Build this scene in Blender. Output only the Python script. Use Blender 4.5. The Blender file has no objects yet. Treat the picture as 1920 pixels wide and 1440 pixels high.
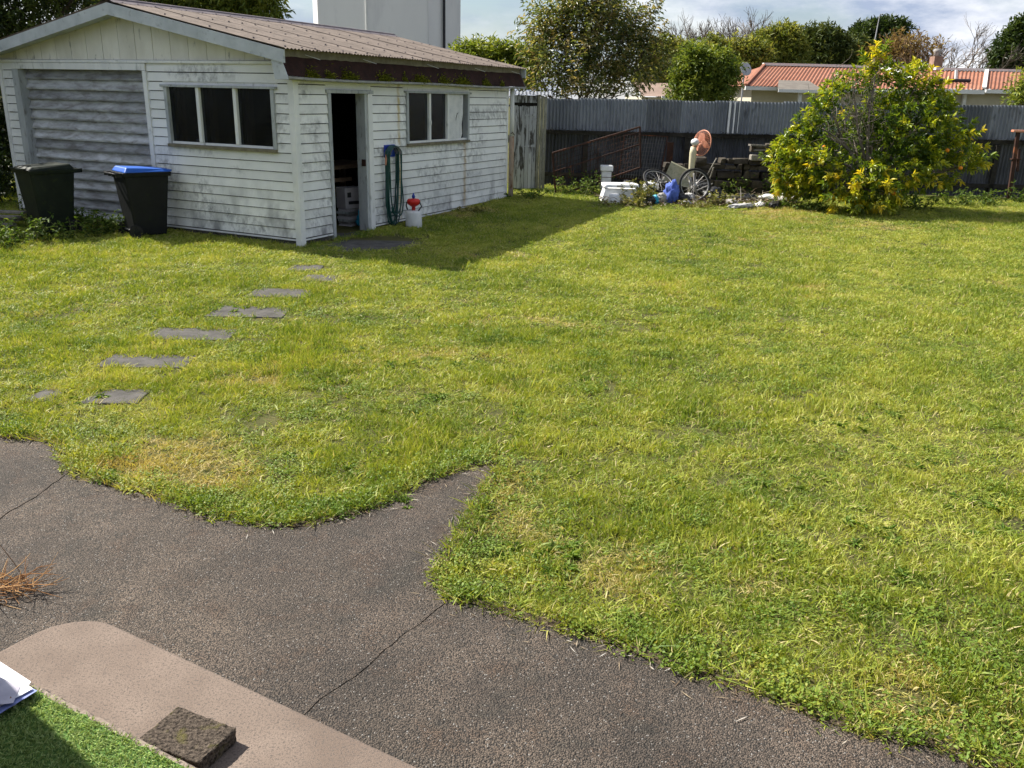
import bpy, math, random
import numpy as np
from mathutils import Vector, Matrix
random.seed(7); RNG = np.random.default_rng(7)
PI = math.pi
SC = bpy.context.scene
COL = SC.collection

# ------------------------------------------------------------------ camera
F_PX, PITCH, ROLL, CAM_H = 1619.8, 0.3218, 0.02368, 2.1212
_fw = Vector((0, math.cos(PITCH), -math.sin(PITCH))); _up = Vector((0, math.sin(PITCH), math.cos(PITCH))); _rt = Vector((1, 0, 0))
CR = _rt * math.cos(ROLL) + _up * math.sin(ROLL); CU = -_rt * math.sin(ROLL) + _up * math.cos(ROLL)
cam = bpy.data.cameras.new('camera'); cam.sensor_fit = 'HORIZONTAL'; cam.sensor_width = 36; cam.lens = F_PX / 1920 * 36
cam.clip_start = 0.05; cam.clip_end = 2000
co = bpy.data.objects.new('camera', cam); COL.objects.link(co)
mw = Matrix((CR, CU, -_fw)).transposed().to_4x4(); mw.translation = (0, 0, CAM_H); co.matrix_world = mw
SC.camera = co

# ------------------------------------------------------------------ sun, sky, exposure
SUN_AZ = Vector((-0.886, 0.463, 0)).normalized(); SUN_EL = math.radians(45.5)
SUN_DIR = SUN_AZ * math.cos(SUN_EL) + Vector((0, 0, math.sin(SUN_EL)))
sun = bpy.data.lights.new('sun', 'SUN'); sun.energy = 5.0; sun.angle = math.radians(0.5); sun.color = (1.0, 0.95, 0.86)
so = bpy.data.objects.new('sun', sun); COL.objects.link(so)
so.rotation_euler = (-SUN_DIR).to_track_quat('-Z', 'Y').to_euler(); so.location = SUN_DIR * 60
SC.view_settings.view_transform = 'Standard'; SC.view_settings.look = 'None'
SC.view_settings.exposure = 1.02; SC.view_settings.gamma = 1.0; SC.view_settings.use_curve_mapping = False
SC.cycles.max_bounces = 4; SC.cycles.diffuse_bounces = 2; SC.cycles.glossy_bounces = 2; SC.cycles.transmission_bounces = 3; SC.cycles.transparent_max_bounces = 8
SC.cycles.use_adaptive_sampling = True; SC.cycles.adaptive_threshold = 0.025

class NT:
    """small node-tree helper"""
    def __init__(s, tree): s.t = tree; tree.nodes.clear()
    def n(s, typ, **kw):
        nd = s.t.nodes.new('ShaderNode' + typ)
        for k, v in kw.items():
            if k == 'i':
                for a, b in v.items():
                    if hasattr(b, 'is_linked') or isinstance(b, bpy.types.NodeSocket): s.t.links.new(b, nd.inputs[a])
                    else: nd.inputs[a].default_value = b
            else: setattr(nd, k, v)
        return nd
    def link(s, a, b): s.t.links.new(a, b)
    def noise(s, vec, scale, detail=4, rough=.55, dist=0):
        return s.n('TexNoise', i={'Vector': vec, 'Scale': scale, 'Detail': detail, 'Roughness': rough, 'Distortion': dist}).outputs[0]
    def ramp(s, fac, a, b, ca=(0, 0, 0, 1), cb=(1, 1, 1, 1)):
        r = s.n('ValToRGB', i={0: fac}); e = r.color_ramp.elements
        e[0].position = a; e[1].position = b; e[0].color = ca; e[1].color = cb
        return r.outputs[0]
    def mix(s, f, a, b, mode='MIX'):
        m = s.n('MixRGB', blend_type=mode, i={0: f, 1: a, 2: b}); return m.outputs[0]
    def math(s, op, a, b=0.0, clamp=False):
        m = s.n('Math', operation=op, use_clamp=clamp, i={0: a, 1: b}); return m.outputs[0]

w = bpy.data.worlds.new('World'); SC.world = w; w.use_nodes = True
T = NT(w.node_tree)
sky = T.n('TexSky', sky_type='NISHITA', sun_disc=False, sun_elevation=SUN_EL, sun_rotation=math.atan2(SUN_AZ.x, SUN_AZ.y))
sky.air_density = 1.0; sky.dust_density = 1.2; sky.ozone_density = 2.0; sky.altitude = 10
gen = T.n('TexCoord').outputs['Generated']
mp = T.n('Mapping', i={'Vector': gen, 'Scale': (1.0, 1.0, 2.6)}).outputs[0]
c1 = T.noise(mp, 3.1, 9, .58, .25); c2 = T.noise(mp, 9.0, 6, .55)
cm = T.math('ADD', T.math('MULTIPLY', c1, .8), T.math('MULTIPLY', c2, .2))
cover = T.ramp(cm, .42, .58)
shade = T.ramp(T.noise(T.n('Mapping', i={'Vector': gen, 'Location': (.3, .1, .05), 'Scale': (1.0, 1.0, 3.0)}).outputs[0], 5.0, 8, .6), .38, .62, (3.6, 4.3, 5.8, 1), (10.4, 10.4, 10.5, 1))
skyc = T.mix(cover, sky.outputs[0], shade)
bg = T.n('Background', i={0: skyc, 1: 0.062})
T.link(bg.outputs[0], T.n('OutputWorld').inputs[0])

# ------------------------------------------------------------------ helpers
def ray(px, py): return _fw + CR * ((px - 960) / F_PX) - CU * ((py - 720) / F_PX)
def at(px, py, Y):
    d = ray(px, py); return Vector((0, 0, CAM_H)) + d * (Y / d.y)
def gz(x, y): return 0.15 * min(1, max(0, (y - 11.5) / 7.0))
def onz(px, py, z):
    d = ray(px, py); return Vector((0, 0, CAM_H)) + d * ((z - CAM_H) / d.z)
def gnd(px, py):
    z = 0
    for _ in range(25):
        P = onz(px, py, z); z = gz(P.x, P.y)
    return P

class MB:
    def __init__(s): s.v = []; s.f = []
    def add(s, vs, fs):
        o = len(s.v); s.v += [tuple(x) for x in vs]; s.f += [tuple(i + o for i in f) for f in fs]; return s
    def box(s, x0, x1, y0, y1, z0, z1, M=None):
        vs = [Vector((x, y, z)) for z in (z0, z1) for y in (y0, y1) for x in (x0, x1)]
        if M: vs = [M @ q for q in vs]
        return s.add(vs, [(0, 2, 3, 1), (4, 5, 7, 6), (0, 1, 5, 4), (2, 6, 7, 3), (0, 4, 6, 2), (1, 3, 7, 5)])
    def hexa(s, b, t):          # bottom 4 pts, top 4 pts (counter-clockwise from above)
        return s.add(list(b) + list(t), [(3, 2, 1, 0), (4, 5, 6, 7), (0, 1, 5, 4), (1, 2, 6, 5), (2, 3, 7, 6), (3, 0, 4, 7)])
    def bar(s, a, b, wd, th, up=(0, 0, 1)):
        a, b = Vector(a), Vector(b); d = (b - a).normalized(); u = Vector(up)
        if abs(d.dot(u)) > .98: u = Vector((1, 0, 0))
        sd = d.cross(u).normalized() * (wd / 2); n = sd.cross(d).normalized() * (th / 2)
        return s.hexa([a - sd - n, a + sd - n, b + sd - n, b - sd - n], [a - sd + n, a + sd + n, b + sd + n, b - sd + n])
    def tube(s, path, rad, n=8, cap=True):
        path = [Vector(q) for q in path]; m = len(path)
        if not hasattr(rad, '__len__'): rad = [rad] * m
        o = len(s.v); ref = Vector((.13, .31, .94))
        for i, q in enumerate(path):
            d = (path[min(i + 1, m - 1)] - path[max(i - 1, 0)]).normalized()
            if abs(d.dot(ref)) > .95: ref = Vector((1, .1, 0))
            u = d.cross(ref).normalized(); v = d.cross(u)
            for k in range(n):
                a = 2 * PI * k / n; s.v.append(tuple(q + (u * math.cos(a) + v * math.sin(a)) * rad[i]))
        for i in range(m - 1):
            for k in range(n):
                k2 = (k + 1) % n
                s.f.append((o + i * n + k, o + i * n + k2, o + (i + 1) * n + k2, o + (i + 1) * n + k))
        if cap and n > 2:
            s.f.append(tuple(o + k for k in reversed(range(n)))); s.f.append(tuple(o + (m - 1) * n + k for k in range(n)))
        return s
    def ring(s, c, R, r, ax, n=40, k=8, ang=2 * PI):
        ax = Vector(ax).normalized(); u = ax.orthogonal().normalized(); v = ax.cross(u); o = len(s.v)
        for i in range(n):
            a = ang * i / n; d = u * math.cos(a) + v * math.sin(a)
            for j in range(k):
                b = 2 * PI * j / k; s.v.append(tuple(Vector(c) + d * (R + r * math.cos(b)) + ax * (r * math.sin(b))))
        for i in range(n):
            for j in range(k):
                i2 = (i + 1) % n; j2 = (j + 1) % k
                s.f.append((o + i * k + j, o + i2 * k + j, o + i2 * k + j2, o + i * k + j2))
        return s
    def lathe(s, prof, n=20, M=None):
        o = len(s.v); M = M or Matrix()
        for r, z in prof:
            for k in range(n):
                a = 2 * PI * k / n; s.v.append(tuple(M @ Vector((r * math.cos(a), r * math.sin(a), z))))
        for i in range(len(prof) - 1):
            for k in range(n):
                k2 = (k + 1) % n; s.f.append((o + i * n + k, o + i * n + k2, o + (i + 1) * n + k2, o + (i + 1) * n + k))
        s.f.append(tuple(o + k for k in reversed(range(n)))); s.f.append(tuple(o + (len(prof) - 1) * n + k for k in range(n)))
        return s
    def prism(s, poly, z0, z1):
        n = len(poly); o = len(s.v)
        s.v += [(q[0], q[1], z0) for q in poly] + [(q[0], q[1], z1) for q in poly]
        s.f.append(tuple(o + i for i in reversed(range(n)))); s.f.append(tuple(o + n + i for i in range(n)))
        for i in range(n):
            j = (i + 1) % n; s.f.append((o + i, o + j, o + n + j, o + n + i))
        return s
    def mesh(s, name, m=None, smooth=False):
        me = bpy.data.meshes.new(name); me.from_pydata(s.v, [], s.f); me.update()
        if m: me.materials.append(m)
        if smooth:
            for q in me.polygons: q.use_smooth = True
        return me
    def obj(s, name, m, parent=None, smooth=False, bevel=0):
        o = link(name, s.mesh(name, m, smooth), parent)
        if bevel:
            b = o.modifiers.new('bevel', 'BEVEL'); b.width = bevel; b.segments = 2; b.limit_method = 'ANGLE'
        return o

def link(name, me, parent=None, loc=None):
    o = bpy.data.objects.new(name, me); COL.objects.link(o)
    if parent: o.parent = parent
    if loc is not None: o.location = loc
    return o
def tag(o, label=None, cat=None, group=None, kind=None):
    for k, v in (('label', label), ('category', cat), ('group', group), ('kind', kind)):
        if v: o[k] = v
    return o
def thing(name, label, cat, loc=(0, 0, 0), rz=0, group=None):
    o = bpy.data.objects.new(name, None); COL.objects.link(o); o.empty_display_size = .2
    o.location = loc; o.rotation_euler = (0, 0, rz); return tag(o, label, cat, group)

def blob(name, pts_scale, m, seed=0, sub=3, amp=.18, freq=2.2, parent=None, loc=(0, 0, 0), flat=True):
    """lumpy rounded mass (sacks, stones, fruit) from a displaced icosphere"""
    import bmesh
    from mathutils import noise as mn
    bm = bmesh.new(); bmesh.ops.create_icosphere(bm, subdivisions=sub, radius=1)
    off = Vector((seed * 3.1, seed * 1.7, seed * .9))
    for v in bm.verts:
        d = mn.noise(v.co * freq + off) * amp + (mn.noise(v.co * freq * 2.7 + off) * amp * .5 if amp < .2 else (abs(mn.noise(v.co * freq * 1.6 + off)) - .2) * amp * 1.3 + (abs(mn.noise(v.co * freq * 3.4 + off)) - .2) * amp * .9)
        v.co *= 1 + d
        if flat and v.co.z < -.75: v.co.z = -.75
        v.co = Vector((v.co.x * pts_scale[0], v.co.y * pts_scale[1], v.co.z * pts_scale[2]))
    me = bpy.data.meshes.new(name); bm.to_mesh(me); bm.free(); me.materials.append(m)
    for q in me.polygons: q.use_smooth = True
    return link(name, me, parent, loc)

# ------------------------------------------------------------------ materials
def newmat(name):
    m = bpy.data.materials.new(name); m.use_nodes = True; return m, NT(m.node_tree)
def M(name, c1, c2, scale=6, rough=.8, bump=.25, bscale=60, c3=None, metal=0, rnd=.0, spec=.3, lo=.35, hi=.65, stretch=(1, 1, 1), c3s=None, lo3=.55, hi3=.7):
    m, t = newmat(name)
    pos = t.n('NewGeometry').outputs['Position']
    v = t.n('Mapping', i={'Vector': pos, 'Scale': stretch}).outputs[0]
    col = t.mix(t.ramp(t.noise(v, scale, 6, .6), lo, hi), (*c1, 1), (*c2, 1))
    if c3: col = t.mix(t.ramp(t.noise(v, c3s or scale * 3.3, 5, .6, .4), lo3, hi3), col, (*c3, 1))
    if rnd:
        r = t.n('ObjectInfo').outputs['Random']
        col = t.mix(1, col, t.mix(r, (1 - rnd, 1 - rnd, 1 - rnd, 1), (1 + rnd, 1 + rnd, 1 + rnd, 1)), 'MULTIPLY')
    b = t.n('Bump', i={'Strength': bump, 'Distance': .01, 'Height': t.noise(v, bscale, 4, .6)})
    p = t.n('BsdfPrincipled', i={'Base Color': col, 'Roughness': rough, 'Metallic': metal, 'Specular IOR Level': spec, 'Normal': b.outputs[0]})
    t.link(p.outputs[0], t.n('OutputMaterial').inputs[0]); return m

def leafmat(name, stops, rough=.45, trans=.35, spec=.4):
    """leaf colours picked per leaf by the point attribute 'tint'"""
    m, t = newmat(name)
    a = t.n('Attribute', attribute_name='tint').outputs['Fac']
    r = t.n('ValToRGB', i={0: a}); e = r.color_ramp.elements
    while len(e) < len(stops): e.new(.5)
    for q, (pz, c) in zip(e, stops): q.position = pz; q.color = (*c, 1)
    c = r.outputs[0]
    p = t.n('BsdfPrincipled', i={'Base Color': c, 'Roughness': rough, 'Specular IOR Level': spec})
    tr = t.n('BsdfTranslucent', i={0: t.mix(1, c, (1.5, 1.45, .75, 1), 'MULTIPLY')})
    mx = t.n('MixShader', i={0: trans, 1: p.outputs[0], 2: tr.outputs[0]})
    t.link(mx.outputs[0], t.n('OutputMaterial').inputs[0]); return m

def glassmat(name, tint=(.02, .025, .03), dirt=.035):
    m, t = newmat(name)
    pos = t.n('NewGeometry').outputs['Position']
    tr = t.n('BsdfTransparent', i={0: (.4, .42, .45, 1)}); gl = t.n('BsdfGlossy', i={0: (.9, .9, .9, 1), 1: .3})
    fr = t.math('ADD', t.math('MULTIPLY', t.math('POWER', t.n('LayerWeight', i={0: .5}).outputs['Facing'], 4.0), .9), .014)
    a = t.n('MixShader', i={0: fr, 1: tr.outputs[0], 2: gl.outputs[0]})
    di = t.n('BsdfDiffuse', i={0: (.25, .26, .27, 1)})
    d = t.math('MULTIPLY', t.ramp(t.noise(pos, 5, 6, .65), .4, .8), dirt)
    b = t.n('MixShader', i={0: d, 1: a.outputs[0], 2: di.outputs[0]})
    t.link(b.outputs[0], t.n('OutputMaterial').inputs[0]); return m

MT = {}
MT['soil'] = M('soil', (.055, .06, .02), (.1, .095, .035), 2.5, .95, .6, 60, c3=(.14, .11, .05), c3s=30, spec=.1)
MT['step'] = M('step_concrete', (.17, .13, .105), (.255, .2, .163), 2.2, .9, .5, 220, c3=(.12, .1, .088), c3s=140, lo3=.5, hi3=.62, spec=.15)
MT['edge'] = M('rough_edge', (.2, .16, .13), (.29, .24, .2), 25, .95, .9, 70, spec=.1)
MT['brick'] = M('paver_brick', (.028, .023, .019), (.14, .112, .088), 95, .95, 1.0, 140, c3=(.11, .1, .035), c3s=14, spec=.1, lo=.38, hi=.62)
MT['found'] = M('foundation', (.06, .055, .05), (.13, .12, .105), 5, .95, .5, 60, c3=(.05, .06, .03), spec=.1)
MT['slab'] = M('slab_concrete', (.07, .066, .062), (.12, .112, .104), 6, .92, .6, 90, c3=(.07, .07, .05), spec=.12)
MT['trim'] = M('trim_paint', (.66, .67, .66), (.78, .78, .76), 5, .65, .12, 60, c3=(.3, .31, .29), c3s=8, lo3=.6, hi3=.75, stretch=(1, 1, .4))
MT['gable'] = M('gable_paint', (.62, .6, .52), (.74, .72, .65), 3, .75, .15, 60, c3=(.22, .22, .2), c3s=9, lo3=.6, hi3=.72, stretch=(1, 1, .35), rnd=.05)
MT['barge'] = M('barge_paint', (.4, .43, .44), (.52, .55, .56), 4, .6, .1, 60, c3=(.2, .21, .21), lo3=.6, hi3=.8)
MT['roof'] = M('old_roof_iron', (.135, .108, .09), (.205, .165, .138), 3.5, .85, .2, 120, c3=(.1, .085, .075), c3s=12, rnd=.06, spec=.2)
MT['ridge'] = M('ridge_iron', (.09, .075, .085), (.15, .125, .13), 6, .7, .2, 80, c3=(.2, .15, .13))
MT['rust'] = M('rusted_sheet', (.022, .011, .009), (.042, .02, .016), 6, .9, .4, 70, c3=(.018, .013, .011), spec=.15)
MT['gutlip'] = M('gutter_lip', (.2, .2, .19), (.32, .32, .31), 8, .6, .2, 60)
MT['moss'] = leafmat('moss_green', [(0, (.05, .06, .008)), (.5, (.14, .16, .018)), (1, (.27, .27, .035))], .9, .2, .1)
MT['door'] = M('weathered_slats', (.34, .35, .36), (.52, .53, .54), 2.6, .8, .4, 60, c3=(.2, .19, .18), c3s=5, lo3=.42, hi3=.7, stretch=(.8, .8, 3), rnd=.3)
MT['jamb'] = M('grey_jamb', (.32, .34, .35), (.45, .47, .47), 6, .75, .2, 60, c3=(.2, .2, .19), stretch=(1, 1, .3))
MT['sill'] = M('mossy_sill', (.13, .115, .075), (.2, .18, .12), 10, .85, .3, 70)
MT['glass'] = glassmat('old_glass')
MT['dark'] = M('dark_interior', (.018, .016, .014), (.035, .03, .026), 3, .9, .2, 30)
MT['stud'] = M('rough_stud', (.12, .075, .045), (.17, .11, .07), 8, .9, .3, 40, stretch=(6, 6, 1))
MT['wood'] = M('plain_timber', (.2, .13, .08), (.3, .2, .13), 8, .8, .3, 50, stretch=(1, 4, 4))
MT['greywood'] = M('grey_timber', (.16, .145, .125), (.26, .24, .21), 9, .9, .5, 60, c3=(.1, .09, .075), stretch=(3, 3, 1))
MT['pipe'] = M('rusty_pipe_post', (.3, .2, .13), (.46, .38, .3), 5, .85, .3, 60, c3=(.2, .1, .05), stretch=(1, 1, .35))
MT['binblack'] = M('bin_black', (.007, .008, .009), (.011, .012, .013), 5, .55, .1, 120, c3=(.012, .018, .008), lo3=.6, spec=.2)
MT['bingreen'] = M('bin_green', (.007, .011, .008), (.012, .018, .012), 5, .55, .1, 120, c3=(.02, .028, .009), lo3=.55, spec=.2)
MT['binblue'] = M('lid_blue', (.01, .09, .42), (.015, .11, .5), 6, .45, .06, 90, spec=.5)
MT['rubber'] = M('rubber', (.012, .012, .012), (.022, .021, .02), 20, .75, .2, 80)
MT['hose'] = M('green_hose', (.006, .05, .045), (.01, .075, .062), 20, .4, .05, 100, spec=.5)
MT['steel'] = M('dull_steel', (.3, .29, .28), (.42, .41, .4), 10, .5, .15, 80, metal=.6)
MT['white'] = M('white_enamel', (.68, .69, .7), (.78, .78, .78), 5, .4, .05, 60, c3=(.45, .42, .36), lo3=.66, hi3=.8, spec=.5)
MT['white2'] = M('white_plastic', (.55, .56, .56), (.68, .68, .67), 8, .55, .08, 60, c3=(.35, .34, .3), lo3=.62, hi3=.75)
MT['red'] = M('red_plastic', (.5, .015, .012), (.62, .03, .02), 8, .4, .05, 60)
MT['blue'] = M('blue_plastic', (.02, .05, .3), (.04, .08, .42), 8, .5, .1, 60)
MT['bluecloth'] = M('blue_cloth', (.06, .1, .38), (.1, .16, .5), 10, .8, .5, 50)
MT['cyan'] = M('cyan_plastic', (.02, .3, .5), (.04, .4, .6), 8, .45, .1, 60)
MT['card'] = M('white_carton', (.45, .42, .44), (.55, .52, .53), 6, .8, .1, 60)
MT['print'] = M('dark_print', (.03, .03, .035), (.05, .05, .05), 6, .8, .1, 60)
MT['greycloth'] = M('grey_cloth', (.2, .19, .18), (.36, .34, .32), 8, .9, .6, 30)
MT['blackbag'] = M('black_bag', (.012, .012, .014), (.03, .03, .03), 8, .4, .6, 25)
MT['foil'] = M('silver_bag', (.36, .36, .37), (.55, .54, .53), 14, .5, .9, 22, c3=(.15, .13, .11), lo3=.5)
MT['sack'] = M('white_sack', (.55, .54, .5), (.7, .69, .66), 6, .7, .6, 22)
MT['cream'] = M('cream_plastic', (.5, .45, .3), (.6, .55, .38), 6, .5, .05, 60)
MT['orange'] = M('faded_orange', (.52, .2, .12), (.62, .3, .2), 6, .5, .1, 60)
MT['rustbar'] = M('rust_bar', (.03, .015, .011), (.06, .026, .016), 5, .9, .4, 70, c3=(.2, .07, .028), c3s=4, lo3=.58, hi3=.7)
MT['wire'] = M('old_wire', (.1, .1, .1), (.18, .17, .165), 20, .7, .1, 80, metal=.4)
MT['board'] = M('mossy_board', (.2, .2, .13), (.29, .28, .2), 5, .85, .2, 60, c3=(.14, .15, .08))
MT['stone'] = M('old_block', (.035, .028, .021), (.085, .07, .053), 7, .95, .8, 45, c3=(.04, .04, .022), rnd=.45)
MT['lightstone'] = M('pale_block', (.22, .2, .17), (.3, .27, .23), 7, .95, .6, 45, c3=(.12, .11, .08))
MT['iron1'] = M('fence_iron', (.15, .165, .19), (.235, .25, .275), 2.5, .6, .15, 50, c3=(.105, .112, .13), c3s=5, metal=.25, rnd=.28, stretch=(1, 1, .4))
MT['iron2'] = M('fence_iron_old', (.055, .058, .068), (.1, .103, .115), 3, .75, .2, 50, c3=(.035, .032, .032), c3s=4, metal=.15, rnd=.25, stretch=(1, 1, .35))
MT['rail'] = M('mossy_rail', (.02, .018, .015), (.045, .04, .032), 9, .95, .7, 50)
MT['whitestrip'] = M('white_strip', (.75, .75, .75), (.82, .82, .82), 8, .5, .05, 50)
MT['peel'] = M('peeling_plank', (.42, .43, .44), (.55, .56, .56), 5, .85, .4, 40, c3=(.09, .085, .075), c3s=9, lo3=.50, hi3=.58, stretch=(1.8, 1.8, .25), rnd=.08)
MT['postgreen'] = M('mossy_post', (.2, .19, .14), (.32, .31, .26), 8, .9, .4, 50, c3=(.1, .11, .06), stretch=(3, 3, .5))
MT['tower'] = M('tower_render', (.60, .60, .605), (.66, .66, .66), .5, .85, .08, 12, c3=(.56, .56, .57), c3s=1.3, stretch=(1, 1, .3))
MT['cable'] = M('black_cable', (.02, .02, .025), (.03, .03, .035), 5, .7, .05, 30)
MT['oroof'] = M('orange_roof_iron', (.245, .092, .05), (.31, .135, .082), 1.2, .75, .1, 40, c3=(.16, .08, .055), c3s=3.5, lo3=.55, hi3=.75, rnd=.08)
MT['broof'] = M('brown_roof', (.2, .14, .11), (.28, .2, .16), 2, .85, .2, 40)
MT['hwall'] = M('cream_weatherboard', (.48, .44, .34), (.55, .51, .4), 2, .75, .08, 30)
MT['hwhite'] = M('house_white', (.62, .62, .6), (.7, .7, .68), 3, .7, .08, 30)
MT['hgrey'] = M('porch_roof', (.13, .112, .095), (.18, .16, .135), 4, .85, .2, 30)
MT['chim'] = M('chimney_pot', (.2, .12, .09), (.3, .19, .14), 6, .85, .3, 30)
MT['dish'] = M('grey_dish', (.36, .35, .37), (.44, .43, .45), 5, .6, .05, 30)
MT['bark'] = M('bark', (.075, .06, .045), (.13, .11, .085), 12, .95, .7, 50, stretch=(2, 2, .6))
MT['twig'] = M('grey_twig', (.15, .125, .1), (.23, .195, .16), 10, .9, .4, 50)
MT['twigred'] = M('red_twig', (.19, .115, .075), (.27, .18, .12), 3, .9, .4, 50)
MT['fruit'] = M('orange_fruit', (.7, .2, .01), (.8, .28, .015), 8, .5, .3, 150)
MT['straw'] = leafmat('straw', [(0, (.2, .1, .045)), (.5, (.42, .22, .09)), (1, (.55, .36, .17))], .8, .15, .2)
MT['paper'] = M('paper', (.74, .75, .8), (.8, .8, .84), 3, .5, .02, 30)
MT['paperprint'] = M('paper_print', (.36, .33, .4), (.6, .58, .64), 6, .45, .02, 30)
MT['paperbrown'] = M('paper_brown', (.2, .1, .04), (.3, .17, .07), 8, .5, .02, 30)
MT['paperblue'] = M('paper_blue', (.2, .24, .5), (.26, .32, .6), 4, .5, .02, 30)
MT['turf'] = leafmat('turf_fibre', [(0, (.24, .33, .1)), (.5, (.36, .47, .17)), (1, (.5, .58, .27))], .7, .15, .2)
MT['turfbase'] = M('turf_base', (.07, .14, .03), (.1, .18, .04), 20, .95, .3, 60)
MT['porch'] = M('added_wall_brick', (.09, .06, .05), (.14, .09, .07), 4, .8, .1, 40)  # dark brick of the added shade wall and the unseen house

def patio_mat():
    m, t = newmat('exposed_aggregate'); pos = t.n('NewGeometry').outputs['Position']
    base = t.mix(t.ramp(t.noise(pos, 1.3, 6, .62), .36, .66), (.074, .062, .051, 1), (.138, .111, .089, 1))
    base = t.mix(1, base, t.ramp(t.noise(pos, .8, 5, .6), .34, .68, (.62, .62, .64, 1), (1.3, 1.26, 1.22, 1)), 'MULTIPLY')
    base = t.mix(t.ramp(t.noise(pos, 5.5, 6, .65, .5), .52, .72), base, (.095, .066, .048, 1))
    base = t.mix(t.math('MULTIPLY', t.ramp(t.noise(pos, 2.7, 7, .7, 1.2), .54, .62), .5), base, (.045, .043, .036, 1))
    vo = t.n('TexVoronoi', i={'Vector': pos, 'Scale': 170.0}); d = vo.outputs['Distance']; vc = vo.outputs['Color']
    sep = t.n('SeparateColor', i={0: vc}).outputs[0]
    peb = t.ramp(sep, .1, .95, (.58, .58, .58, 1), (1.65, 1.62, 1.58, 1))
    base = t.mix(1, base, peb, 'MULTIPLY')
    base = t.mix(t.ramp(sep, .975, .985), base, (.26, .245, .225, 1))
    base = t.mix(t.ramp(d, .45, .75), base, (.03, .027, .024, 1))
    h = t.math('SUBTRACT', 1.0, d)
    h2 = t.math('ADD', h, t.math('MULTIPLY', t.noise(pos, 260, 3), .3))
    b = t.n('Bump', i={'Strength': 1.0, 'Distance': .006, 'Height': h2})
    p = t.n('BsdfPrincipled', i={'Base Color': base, 'Roughness': .78, 'Specular IOR Level': .25, 'Normal': b.outputs[0]})
    t.link(p.outputs[0], t.n('OutputMaterial').inputs[0]); return m
MT['patio'] = patio_mat()

def board_mat(shed):
    """white weatherboard paint with mould blotches and rust runs (positions in the shed's own frame)"""
    m, t = newmat('weatherboard_paint')
    loc = t.n('TexCoord', object=shed).outputs['Object']; pos = t.n('NewGeometry').outputs['Position']
    x, y, z = [t.n('SeparateXYZ', i={0: loc}).outputs[k] for k in range(3)]
    v = t.n('Mapping', i={'Vector': loc, 'Scale': (1, 1, 1.0)}).outputs[0]
    col = t.mix(t.ramp(t.noise(v, 2.0, 5), .3, .7), (.72, .73, .71, 1), (.82, .82, .79, 1))
    # fine speckled mould, in bands and blotches
    band = t.ramp(t.noise(t.n('Mapping', i={'Vector': loc, 'Scale': (.7, .7, 1.6)}).outputs[0], 1.3, 3, .5), .46, .6)
    fine = t.ramp(t.noise(t.n('Mapping', i={'Vector': loc, 'Scale': (1, 1, .8)}).outputs[0], 11, 5, .68), .42, .7)
    mo = t.math('MULTIPLY', band, fine)
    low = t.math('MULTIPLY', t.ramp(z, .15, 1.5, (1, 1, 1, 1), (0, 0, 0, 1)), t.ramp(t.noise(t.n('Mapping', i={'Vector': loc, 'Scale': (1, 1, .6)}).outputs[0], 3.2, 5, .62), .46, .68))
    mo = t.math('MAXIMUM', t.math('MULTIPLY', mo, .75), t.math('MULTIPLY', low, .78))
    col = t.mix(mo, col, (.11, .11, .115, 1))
    for x0, wd, z1, c in ((2.52, .055, 2.35, (.45, .33, .09, 1)), (4.70, .07, 2.35, (.40, .26, .09, 1)), (1.75, .02, .9, (.25, .2, .1, 1))):
        dx = t.math('ABSOLUTE', t.math('SUBTRACT', t.math('ADD', x, t.math('MULTIPLY', t.math('SUBTRACT', t.noise(v, 2.5, 3), .5), .05)), x0))
        k = t.math('MULTIPLY', t.ramp(dx, wd * .3, wd, (1, 1, 1, 1), (0, 0, 0, 1)), t.ramp(t.noise(v, 7, 5, .6), .25, .6))
        k = t.math('MULTIPLY', k, t.math('LESS_THAN', z, z1)); k = t.math('MULTIPLY', k, t.math('LESS_THAN', y, .2))
        col = t.mix(t.math('MULTIPLY', k, .75), col, c)
    r = t.n('ObjectInfo').outputs['Random']
    col = t.mix(1, col, t.mix(r, (.93, .93, .93, 1), (1.05, 1.05, 1.05, 1)), 'MULTIPLY')
    b = t.n('Bump', i={'Strength': .18, 'Distance': .006, 'Height': t.noise(pos, 55, 5, .65)})
    p = t.n('BsdfPrincipled', i={'Base Color': col, 'Roughness': .6, 'Specular IOR Level': .3, 'Normal': b.outputs[0]})
    t.link(p.outputs[0], t.n('OutputMaterial').inputs[0]); return m

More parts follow.
